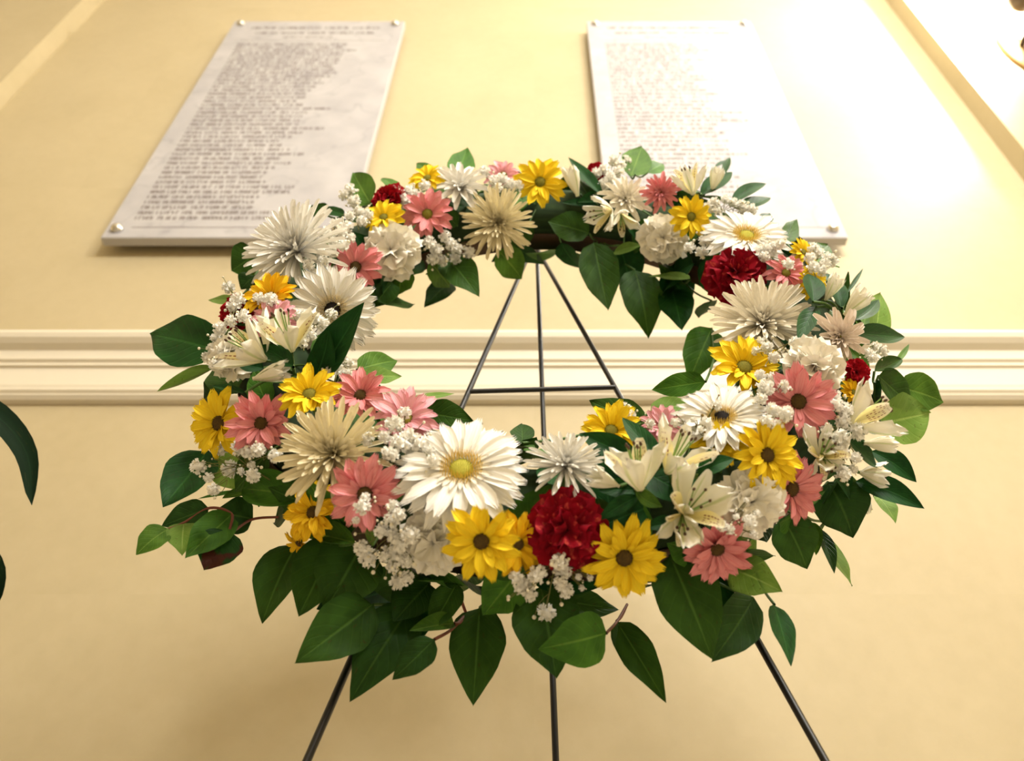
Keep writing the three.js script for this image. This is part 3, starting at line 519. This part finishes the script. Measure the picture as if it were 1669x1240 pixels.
sprig('broad salal leaves at the inner edge beside the spider mum', 1165, 580, [[1160, 535, 1122, 622, 62, 1, { db: 0.0, dt: 0.004, face: [-0.2, 0.1, 1] }], [1150, 622, 1060, 634, 40, 1, { db: 0.0, dt: 0, face: [-0.1, 0.4, 1] }]], {});
sprig('dark rounded salal leaf rising inside the ring behind the yellow daisy', 1010, 690, [[1050, 690, 958, 650, 52, 0, { face: [0, 0.3, 1], db: 0.036, dt: 0.036 }], [1060, 672, 1130, 655, 32, 2, { db: 0.036, dt: 0.036 }], [852, 722, 851, 687, 40, 0, { db: 0.034, dt: 0.034 }]]);
sprig('trio of salal leaves hanging inside the ring under the baby breath', 700, 425, [[700, 425, 736, 470, 44, 1, { db: 0, dt: -0.004, face: [0, 0.2, 1] }], [735, 460, 692, 498, 40, 0, { db: 0.004, dt: 0.004 }], [728, 420, 780, 480, 56, 0, { db: 0.0, dt: 0.0, face: [0.2, 0.1, 1] }]]);
sprig('salal leaf hanging inside the ring below the beige spider mum', 830, 400, [[812, 408, 853, 455, 52, 1, { db: -0.006, dt: -0.006, face: [0.1, 0.2, 1] }], [850, 400, 800, 425, 30, 0]]);
sprig('dark salal leaves inside the ring beside the dark eyed gerbera', 620, 480, [[655, 430, 648, 482, 50, 1, { db: -0.004, dt: -0.004 }], [612, 490, 678, 492, 42, 0, { db: 0.002, dt: 0.002 }], [640, 460, 605, 500, 50, 0, { db: 0.006, dt: 0.006 }], [690, 425, 640, 445, 40, 0]]);
sprig('curled green salal leaves between gerbera and pink daisies inside the ring', 590, 605, [[582, 602, 650, 585, 44, 1, { db: 0.01, dt: 0.01, face: [0.1, 0.3, 1] }], [590, 612, 656, 612, 30, 2, { db: 0.006, dt: 0.006 }]]);
sprig('dark salal leaf pointing into the ring past the rosy daisy', 690, 680, [[690, 672, 770, 684, 50, 0, { db: 0.03, dt: 0.026, face: [0.1, 0.3, 1] }], [668, 652, 742, 640, 14, 2, { db: 0.03, dt: 0.03 }]]);
sprig('single salal leaf standing up behind the out of focus white mum', 745, 292, [[745, 290, 762, 237, 44, 1, { db: 0.04, dt: 0.04, face: [0.1, 0, 1] }], [705, 285, 678, 264, 22, 1, { db: 0.04, dt: 0.04 }]]);
sprig('salal leaves standing up behind the small red carnation', 605, 330, [[604, 332, 573, 278, 50, 1, { db: 0.036, dt: 0.04, face: [-0.1, 0, 1] }], [646, 310, 622, 288, 24, 1, { db: 0.04, dt: 0.04 }]]);
sprig('small curled salal leaves above the feathery white spider mum', 530, 350, [[536, 340, 484, 350, 26, 0, { db: 0.03, dt: 0.036 }], [562, 350, 522, 338, 18, 0, { db: 0.02, dt: 0.02 }]]);
sprig('salal leaf standing up over the baby breath at the crown', 1035, 285, [[1028, 288, 1048, 235, 50, 1, { db: 0.04, dt: 0.04, face: [0, 0, 1] }], [1055, 282, 1083, 266, 26, 1, { db: 0.04, dt: 0.04 }]]);
sprig('dark salal leaf behind the feathery white spider mum', 420, 440, [[418, 415, 375, 440, 66, 0, { db: 0.036, dt: 0.036, face: [-0.2, 0.1, 1] }], [415, 450, 392, 470, 40, 0, { db: 0.03, dt: 0.03 }], [385, 490, 338, 488, 18, 2, { db: 0.03, dt: 0.036 }]]);
sprig('green salal leaf wedged between pink daisy and large gerbera', 640, 815, [[628, 812, 702, 786, 36, 1, { db: 0.004, dt: -0.004 }], [607, 890, 605, 820, 18, 2, { db: -0.02, dt: -0.03, shape: 'lance' }]]);

// ------------------------------------------------------------------ gerberas
gerbera('largest white gerbera with a lime centre, on the lower ring above yellow daisies', 752, 768, 234, 0.02, 0.72, 0.024);
gerbera('white gerbera with a black eye beside the dark green blade', 542, 506, 160, 0.22, 0.1, 0.022, { dark: true, cup: 0.1 });
gerbera('white gerbera with a yellow eye above the red flecked carnation', 1216, 388, 154, 0.04, 0.7, 0.022);
gerbera('white gerbera tipped skyward with a dark eye beside yellow daisies', 1176, 684, 164, -0.1, 0.78, 0.02, { dark: true, cup: 0.15 });
// ------------------------------------------------------------------ spider mums
spider('feathery white spider mum above the black eyed gerbera', 486, 412, 186, -0.25, 0.45, whitePetal, 0.012);
spider('beige spider mum facing down at the crown of the wreath', 812, 364, 124, 0, 0.02, creamPetal, 0.022);
spider('white spider mum below the red flecked carnation', 1242, 532, 182, -0.1, 0.5, ivoryPetal, 0.012);
spider('large cream spider mum between pink daisies', 545, 742, 192, -0.05, 0.3, creamPetal, 0.02);
spider('half open white spider mum beside the large gerbera', 922, 762, 138, 0.1, 0.72, whitePetal, 0.016, 140);
// ------------------------------------------------------------------ small mums
mum('soft white mum behind the beige spider mum', 752, 308, 112, -0.1, 0.5, whitePetal, 0.0, { n: 44 });
mum('blush mum with a green eye next to the small red carnation', 1366, 550, 108, 0.1, 0.1, blushPetal, 0.016);
mum('small white mum with a lime eye above alstroemeria petals', 1018, 326, 92, 0, 0.25, ivoryPetal, 0.012);
mum('full pink pompon mum beside small white mum', 1077, 314, 70, 0, 0.05, pinkPetal, 0.014, { name: 'pink_mum', n: 60 });
// ------------------------------------------------------------------ yellow daisies
daisy('bright yellow daisy beside the beige spider mum at the crown', 880, 298, 90, 0.08, 0.2, yellowPetal, greenDisc, 0.014);
daisy('yellow daisy half hidden behind the soft white mum', 697, 292, 66, -0.1, 0.55, yellowPetal, greenDisc, 0);
daisy('small yellow daisy under the small red carnation', 626, 356, 72, -0.1, 0.5, yellowPetal, greenDisc, 0.01);
daisy('golden yellow daisy tucked against the black eyed gerbera', 442, 486, 98, -0.15, 0.6, goldPetal, greenDisc, 0.014, { cup: 0.3 });
daisy('bright yellow daisy cupped upward above the cream spider mum', 505, 645, 114, 0, 0.62, yellowPetal, greenDisc, 0.024, { cup: 0.25 });
daisy('yellow daisy with a brown eye on the outer rim beside a pink daisy', 360, 690, 126, -0.4, 0.15, yellowPetal, brownDisc, 0.012);
daisy('yellow daisy above the small ivory carnation', 1126, 354, 78, 0.08, 0.05, yellowPetal, greenDisc, 0.018);
daisy('bright yellow daisy cupped upward beneath the white spider mum', 1212, 602, 134, 0.05, 0.6, yellowPetal, greenDisc, 0.02, { cup: 0.25 });
daisy('yellow daisy with a curled bud petal over an ivory carnation', 1248, 742, 128, 0.25, 0.15, yellowPetal, brownDisc, 0.03, { n3: 8 });
daisy('yellow daisy half covered beneath the tipped gerbera', 1172, 726, 100, -0.2, 0.5, yellowPetal, greenDisc, 0.012, { cup: 0.25 });
daisy('yellow daisy behind the dark alstroemeria blades', 996, 704, 112, 0, 0.6, yellowPetal, greenDisc, 0.004, { cup: 0.3 });
daisy('yellow daisy with a brown eye under the largest gerbera', 785, 882, 136, -0.05, 0.08, yellowPetal, brownDisc, 0.046);
daisy('yellow daisy squeezed against the large red carnation', 842, 886, 112, 0.3, 0, goldPetal, brownDisc, 0.022);
daisy('front yellow daisy with a brown eye beside the large red carnation', 1017, 908, 142, 0, -0.05, yellowPetal, brownDisc, 0.028);
daisy('golden daisy mostly hidden by a pink daisy and folded leaf', 512, 836, 110, -0.3, 0.4, goldPetal, brownDisc, 0.004);
daisy('small golden daisy drooping beneath a folded leaf', 488, 884, 60, -0.5, -0.5, goldPetal, brownDisc, 0, { n1: 9, n2: 6 });
daisy('small yellow daisy peeking behind baby breath above the white spider mum', 1308, 412, 56, 0.4, 0.4, yellowPetal, greenDisc, 0);
daisy('small yellow daisy beneath the smallest red carnation', 1390, 640, 52, 0.3, 0.4, goldPetal, greenDisc, 0);
daisy('sliver of a yellow daisy between dark blades and white spider mum', 1322, 462, 60, 0.3, 0.3, yellowPetal, greenDisc, -0.01);
// ------------------------------------------------------------------ pink daisies
daisy('pink daisy with a green eye beside the beige spider mum', 697, 350, 90, 0, 0.12, pinkPetal, greenDisc, 0.018);
daisy('pink daisy tucked between black eyed gerbera and ivory carnation', 580, 436, 96, 0.15, 0.1, pinkPetal, brownDisc, 0.004);
daisy('pale rosy daisy behind baby breath at the crown', 820, 287, 66, 0, 0.5, rosePetal, greenDisc, 0);
daisy('rosy daisy behind the cream alstroemeria', 448, 522, 84, 0.1, 0.55, rosePetal, brownDisc, 0.01);
daisy('pink daisy beside the brown eyed yellow daisy on the outer rim', 426, 690, 118, 0.2, 0.1, pinkPetal, brownDisc, 0.014, { cup: 0.45 });
daisy('pink daisy behind the cupped yellow daisy', 588, 646, 104, 0, 0.5, pinkPetal, brownDisc, 0.012, { cup: 0.3 });
daisy('rosy daisy opening upward beside baby breath and inner leaf', 660, 684, 124, 0.15, 0.5, rosePetal, greenDisc, 0.014, { cup: 0.25 });
daisy('pink daisy with a brown eye below the cream spider mum', 596, 806, 134, -0.05, 0.1, pinkPetal, brownDisc, 0.03);
daisy('large pink daisy with a brown eye below the plump ivory carnation', 1300, 655, 132, -0.05, 0.15, pinkPetal, brownDisc, 0.026);
daisy('pink daisy squeezed beneath the curled yellow daisy', 1288, 796, 128, 0.35, -0.05, pinkPetal, brownDisc, 0.002);
daisy('pink daisy drooping under the speckled alstroemeria', 1168, 892, 128, 0.05, -0.4, pinkPetal, brownDisc, 0.02, { cup: 0.3 });
daisy('pale pink daisy behind white alstroemeria petals', 1082, 698, 92, 0, 0.55, rosePetal, greenDisc, 0.0, { cup: 0.3 });
daisy('pink daisy behind the white spider mum', 1280, 446, 76, 0.05, 0.35, pinkPetal, greenDisc, 0.0);
// ------------------------------------------------------------------ carnations
carnation('large red carnation flecked orange between two yellow daisies', 924, 864, 150, 0, 0.12, redCarn, 0.024, { n: 30 });
carnation('red carnation flecked cream below the yellow eyed gerbera', 1200, 447, 106, -0.1, 0.12, redCarn, 0.036, { n: 28 });
carnation('small red carnation above the small yellow daisy', 634, 324, 64, -0.1, 0.4, plainRed, 0.002);
carnation('red carnation behind the golden daisy', 384, 508, 68, -0.35, 0.2, plainRed, 0.002);
carnation('smallest red carnation below the blush mum', 1398, 606, 50, 0.3, 0.1, plainRed, 0.012);
carnation('tiny red carnation behind baby breath at the crown', 972, 282, 44, 0, 0.3, plainRed, 0);
carnation('ivory carnation beneath the small yellow daisy', 636, 408, 106, 0, 0.12, ivoryCarn, 0.016);
carnation('small ivory carnation hanging below a yellow daisy', 1082, 388, 92, 0, 0, ivoryCarn, 0.016);
carnation('plump ivory carnation above the large pink daisy', 1328, 596, 112, 0.05, 0.3, ivoryCarn, 0.016);
carnation('ivory carnation shaded beneath the largest gerbera', 706, 884, 124, -0.1, 0, ivoryCarn, 0.006);
carnation('ivory carnation under the curled yellow daisy', 1228, 818, 130, 0.05, 0.05, ivoryCarn, 0.018);
carnation('creamy carnation on the outer rim behind the alstroemeria', 376, 580, 92, -0.3, 0.1, ivoryCarn, 0.002);
// ------------------------------------------------------------------ alstroemeria
alstroemeria('cream alstroemeria trumpets with dark blades below the golden daisy', 480, 610, [[434, 588, 382, 548, 96, { dm: -0.012 }], [476, 574, 458, 516, 100, { dm: -0.01, lift: 0.028 }], [412, 618, 468, 602, 46, { bud: true, dm: 0.0, lift: 0.024 }]], [[512, 622, 594, 492, 60, 3, { db: 0.002, dt: -0.07, face: [-0.3, 0.1, 1] }], [508, 626, 536, 536, 44, 3, { db: -0.002, dt: -0.07, face: [0.2, 0.1, 1] }], [478, 598, 424, 562, 30, 3, { db: -0.03, dt: -0.034 }], [430, 600, 385, 590, 26, 3], [400, 640, 345, 628, 12, 3]]);
alstroemeria('white alstroemeria trumpet and bud among dark blades near the inner edge', 1045, 800, [[1044, 800, 1032, 724, 86, { dm: -0.006, lift: 0.034 }], [1010, 792, 962, 773, 34, { bud: true, lift: 0.024 }]], [[1042, 748, 944, 706, 40, 3, { db: -0.018, dt: -0.03, face: [0, 0.3, 1] }], [1078, 760, 1014, 680, 36, 3, { db: -0.024, dt: -0.03, face: [0.2, 0.2, 1] }], [1050, 800, 975, 800, 34, 3, { db: -0.012, dt: -0.016 }], [1040, 808, 974, 848, 26, 3, { db: -0.026, dt: -0.026 }], [1035, 800, 1080, 826, 24, 1, { db: -0.03, dt: -0.03 }]]);
alstroemeria('white alstroemeria blossom behind the speckled one', 1095, 790, [[1086, 772, 1120, 712, 96, { dm: -0.008, lift: 0.026 }]], [[1140, 775, 1197, 747, 26, 3, { db: -0.03, dt: -0.036 }], [1140, 780, 1160, 728, 14, 3, { db: -0.03, dt: -0.036 }], [1142, 770, 1128, 810, 26, 3]]);
alstroemeria('speckled white alstroemeria over the drooping pink daisy', 1120, 830, [[1116, 838, 1140, 812, 112, { db: 0.004, dm: -0.022, lift: 0.03, roll: 0.9 }], [1112, 838, 1112, 862, 62, { db: 0.002, dm: -0.014, lift: 0.036, roll: 0.2 }]], [[1100, 850, 1050, 860, 24, 3, { db: 0, dt: 0 }]]);
alstroemeria('cream alstroemeria trumpet opening outward over the pale salal leaf', 1380, 715, [[1384, 692, 1440, 662, 96, { dm: -0.006, lift: 0.022 }], [1408, 722, 1460, 724, 40, { bud: true, lift: 0.024, dm: 0 }]], [[1378, 712, 1430, 762, 32, 3, { db: -0.02, dt: -0.03 }], [1420, 735, 1494, 786, 38, 3, { db: 0.01, dt: 0.012, face: [0.2, 0.2, 1] }], [1390, 690, 1430, 705, 22, 3, { db: -0.012, dt: -0.012 }]]);
alstroemeria('faded alstroemeria petals among baby breath beside the pink daisy', 1345, 760, [[1336, 746, 1350, 724, 72, { db: 0.004, dm: -0.014, lift: 0.02, roll: 1.2 }], [1338, 738, 1352, 760, 52, { db: 0.002, dm: -0.008, lift: 0.022, roll: 0.5 }], [1400, 770, 1442, 776, 38, { lift: 0.008, dm: 0 }], [1402, 795, 1412, 832, 34, { bud: true, lift: -0.01, dm: 0.004 }]], [[1394, 784, 1507, 829, 40, 3, { db: -0.004, dt: 0.004, face: [0.1, 0.3, 1] }], [1380, 770, 1380, 815, 22, 3, { db: 0, dt: 0 }], [1355, 770, 1385, 815, 20, 3]]);
alstroemeria('pale alstroemeria blossoms rising above the yellow daisy', 1145, 320, [[1130, 318, 1118, 274, 50, { lift: 0.006 }], [1160, 312, 1172, 276, 34, { bud: true, lift: 0.006 }]], [[1142, 318, 1193, 280, 30, 3, { db: -0.01, dt: -0.004 }], [1180, 285, 1190, 256, 12, 3, { db: 0.02, dt: 0.02 }], [1192, 332, 1249, 299, 24, 3, { db: 0.01, dt: 0.02 }], [1205, 342, 1256, 322, 26, 3, { db: 0.01, dt: 0.02 }], [1165, 272, 1190, 262, 8, 3, { db: 0.02, dt: 0.02 }]]);
alstroemeria('pale alstroemeria petals under the small white mum', 1000, 360, [[998, 342, 968, 350, 56, { lift: 0.026, dm: -0.014 }], [1010, 346, 1016, 370, 46, { lift: 0.026, dm: -0.01 }]], [[1005, 330, 1040, 395, 20, 3, { db: 0.002, dt: 0.0 }]]);
alstroemeria('closed white alstroemeria bud beside dark blades over the blush mum', 1370, 515, [[1376, 514, 1414, 474, 44, { bud: true, lift: 0.012 }], [1345, 490, 1366, 452, 34, { bud: true, lift: 0.008 }]], [[1325, 492, 1317, 446, 38, 3, { db: -0.02, dt: -0.02, face: [0, 0.1, 1] }], [1372, 502, 1360, 454, 28, 3, { db: -0.01, dt: -0.01 }], [1380, 478, 1407, 437, 7, 3, { db: 0.01, dt: 0.02 }], [1393, 522, 1432, 488, 26, 3, { db: -0.014, dt: -0.014 }], [1390, 542, 1475, 549, 34, 3, { db: 0.0, dt: 0.01, face: [0, 0.3, 1] }], [1330, 500, 1300, 560, 30, 3]]);
alstroemeria('cream alstroemeria bud with a dark blade beside the crown yellow daisy', 950, 325, [[942, 320, 928, 272, 40, { bud: true, lift: 0.008 }]], [[982, 318, 926, 256, 22, 3, { db: -0.016, dt: -0.01, face: [0.2, 0.2, 1] }], [985, 322, 940, 330, 22, 3, { db: -0.004, dt: -0.004 }], [975, 335, 915, 330, 16, 3, { db: 0.0, dt: 0 }]]);

// ------------------------------------------------------------------ baby's breath
breath("baby's breath sprig between upright leaf and small yellow daisy", 585, 375, [[571, 310], [577, 328], [560, 318], [585, 345], [570, 352], [590, 360], [600, 350], [565, 370]], { size: 15, lift: 0.016 });
breath("baby's breath beside the small red carnation", 670, 335, [[668, 312], [680, 318], [660, 325], [692, 302], [645, 312]], { size: 15, lift: 0.01 });
breath("baby's breath hanging inside the ring beside the pink daisy", 720, 400, [[700, 395], [712, 408], [725, 385], [735, 398], [742, 420], [722, 425], [705, 422], [745, 406], [765, 412]], { size: 16 });
breath("baby's breath over the feathery white spider mum", 550, 412, [[530, 380], [545, 395], [555, 380], [540, 410], [520, 408], [560, 400], [548, 365], [528, 425], [503, 432], [570, 388]], { size: 16, lift: 0.034 });
breath("baby's breath over the red carnation behind the golden daisy", 410, 532, [[372, 468], [388, 488], [380, 498], [422, 486], [441, 488], [397, 515], [376, 523], [358, 535]], { size: 17, lift: 0.034 });
breath("baby's breath at the outer rim on the creamy carnation", 378, 590, [[353, 552], [340, 582], [350, 595], [365, 575], [346, 568]], { size: 16 });
breath("baby's breath between alstroemeria and black eyed gerbera", 495, 572, [[490, 512], [503, 514], [516, 520], [490, 540], [500, 530], [507, 546], [492, 556], [540, 512], [526, 528], [484, 552]], { size: 16, lift: 0.04 });
breath("baby's breath under the black eyed gerbera", 545, 622, [[556, 584], [568, 592], [550, 600], [538, 606], [562, 610]], { size: 15 });
breath("baby's breath spray between rosy daisy and cream spider mum", 660, 762, [[660, 672], [643, 690, 24], [667, 712, 22], [652, 722, 24], [640, 742], [628, 712, 18], [598, 715, 20], [632, 738], [700, 735, 18], [706, 750, 16], [682, 722, 20]], { size: 18, lift: 0.036 });
breath("airy baby's breath spray trailing over the drooping broad leaf", 440, 782, [[362, 733, 18], [390, 730, 20], [404, 736, 18], [421, 733, 18], [449, 743, 19], [323, 760, 18], [340, 778, 14], [376, 764, 22], [392, 768, 10], [410, 758, 12], [412, 775, 18], [348, 797, 16]], { size: 16, lift: 0.03 });
breath("thick baby's breath clump beside the shaded ivory carnation", 655, 885, [[640, 845, 22], [651, 838, 18], [622, 865, 20], [640, 872, 20], [670, 872, 22], [590, 893, 22], [602, 908, 24], [640, 898, 24], [652, 888, 22], [626, 908, 14], [656, 912, 20], [640, 922, 20], [663, 915, 18], [648, 948, 20], [662, 942, 18]], { size: 20, lift: 0.04 });
breath("pair of baby's breath blossoms against the brown eyed pink daisy", 605, 850, [[595, 812, 16], [590, 825, 20], [640, 824, 16], [580, 848, 10]], { size: 18, lift: 0.044 });
breath("baby's breath hanging beneath the large red carnation", 900, 920, [[912, 914, 24], [918, 930, 24], [876, 936, 22], [842, 940, 22], [852, 956, 24], [863, 968, 20], [913, 950, 20], [922, 962, 20], [890, 998, 24], [943, 940, 9], [962, 942, 9], [948, 958, 9]], { size: 20, lift: 0.034 });
breath("small baby's breath tuft above the yellow daisy behind dark blades", 1030, 702, [[1018, 668, 20], [1028, 676, 12], [1060, 690, 12]], { size: 16, lift: 0.03 });
breath("baby's breath spray in front of the large pink daisy", 1255, 702, [[1240, 612, 16], [1262, 618, 18], [1250, 632, 18], [1277, 630, 18], [1240, 650, 17], [1258, 668, 19], [1250, 685, 18], [1280, 674, 20], [1265, 695, 17], [1243, 630, 16]], { size: 18, lift: 0.046 });
breath("baby's breath spray between large pink daisy and alstroemeria trumpet", 1375, 750, [[1360, 645, 18], [1364, 660, 18], [1378, 668, 18], [1374, 686, 22], [1398, 703, 22], [1367, 712, 22], [1372, 731, 18], [1347, 698, 16], [1395, 746, 14], [1374, 772, 20], [1391, 764, 11], [1350, 710, 10]], { size: 17, lift: 0.036 });
breath("baby's breath below the yellow eyed gerbera in the dark gap", 1140, 382, [[1148, 392], [1160, 395], [1124, 403], [1144, 411]], { size: 15, lift: 0.03 });
breath("baby's breath behind the yellow eyed gerbera", 1190, 358, [[1165, 330], [1182, 325], [1195, 330], [1208, 335], [1215, 343], [1170, 345], [1226, 341], [1155, 338]], { size: 14, lift: 0.006 });
breath("baby's breath above the small white mum", 990, 312, [[1000, 262], [1012, 268], [1020, 262], [985, 276], [972, 282], [995, 290], [985, 300], [1008, 280]], { size: 15, lift: 0.012 });
breath("baby's breath at the crown over the pale rosy daisy", 820, 312, [[805, 295], [818, 290], [830, 300], [845, 302], [812, 305], [790, 280]], { size: 14, lift: 0.02 });
breath("baby's breath against the rounded leaves on the outer rim", 1330, 452, [[1320, 420], [1335, 412], [1345, 430], [1350, 420], [1325, 435], [1340, 441], [1357, 426], [1326, 405]], { size: 15, lift: 0.024 });
breath("baby's breath beneath the blush mum near the rail", 1400, 578, [[1426, 565], [1437, 569], [1414, 575], [1422, 583], [1440, 574]], { size: 13, lift: 0.008 });
breath("thin baby's breath over the ivory carnation under the curled yellow daisy", 1190, 872, [[1177, 857, 14], [1190, 863, 12], [1234, 836, 8], [1200, 842, 8], [1229, 871, 12], [1216, 815, 8], [1222, 850, 18]], { size: 12, lift: 0.04 });
breath("baby's breath between white spider mum and cupped yellow daisy", 1255, 592, [[1250, 566, 18], [1241, 558, 16], [1262, 582, 16], [1296, 558, 18], [1232, 572, 14]], { size: 17, lift: 0.038 });
breath("baby's breath beneath the yellow eyed gerbera above the pink daisy", 1240, 425, [[1236, 410], [1250, 405], [1262, 402], [1246, 418], [1272, 398], [1285, 430]], { size: 15, lift: 0.03 });
breath("dried baby's breath wisp before the tipped gerbera", 1143, 732, [[1130, 684, 9], [1152, 690, 18], [1100, 688, 12], [1168, 660, 14], [1142, 700, 8], [1122, 702, 7]], { size: 10, lift: 0.044, dry: true });

// ------------------------------------------------------------------ houseplant beside the wreath
{
  const bx = V3(at(-330, 1150, 0.8).x, 0, -0.62), t = thing('potted_houseplant', 'dark strap leaved houseplant in a clay pot beside the wreath', 'houseplant', V3(bx.x, 0, bx.z));
  const plant = new THREE.MeshPhysicalMaterial({ map: leafMap([16, 38, 18], [24, 50, 26], [10, 26, 12], 51), roughness: 0.7, specularIntensity: 0.2, side: THREE.DoubleSide });
  const top = 0.42 + 0.02;
  const pot = new THREE.LatheGeometry([[0, 0], [0.1, 0], [0.105, 0.01], [0.14, 0.26], [0.155, 0.265], [0.155, 0.3], [0.14, 0.3], [0.135, 0.27], [0, 0.26]].map(([a, b]) => new THREE.Vector2(a, b)), 32);
  part('pot', pot, new THREE.MeshStandardMaterial({ color: '#8a5236', roughness: 0.85 }), t);
  const base = V3(bx.x, 0.26, bx.z);
  const strap = (pts, w) => { const c = new THREE.CatmullRomCurve3(pts.map((p) => p.clone().sub(t.position))); return sheet(22, 4, (u, s) => { const p = c.getPoint(u), tg = c.getTangent(u), side = tg.clone().cross(V3(0.25, 0.1, 1)).normalize(), hw = w * 0.5 * Math.pow(Math.sin(Math.PI * clamp(0.06 + u * 0.94, 0, 1)), 0.6); return [p.x + side.x * s * hw, p.y + side.y * s * hw, p.z + side.z * s * hw + 0.3 * Math.abs(s) * hw]; }); };
  const dz = 0.78;
  part('leaf', strap([base, V3(base.x + 0.02, 0.75, base.z), at(-150, 640, dz), at(-20, 668, dz), at(42, 735, dz), at(52, 824, dz - 0.02)], 0.028), plant, t);
  part('leaf', strap([base, V3(base.x + 0.06, 0.6, base.z + 0.02), at(-170, 850, dz), at(-60, 880, dz), at(-10, 930, dz), at(-3, 985, dz)], 0.03), plant, t);
  part('leaf', strap([base, V3(base.x - 0.04, 0.7, base.z), at(-420, 560, 0.9), at(-560, 580, 0.9), at(-640, 700, 0.85)], 0.03), plant, t);
  part('leaf', strap([base, V3(base.x, 0.8, base.z), at(-330, 380, 0.95), at(-260, 300, 0.95), at(-150, 330, 0.93)], 0.03), plant, t);
  part('leaf', strap([base, V3(base.x + 0.04, 0.62, base.z - 0.04), at(-200, 740, 0.88), at(-90, 760, 0.9), at(-40, 860, 0.88)], 0.028), plant, t);
}

renderer.render(scene, camera);
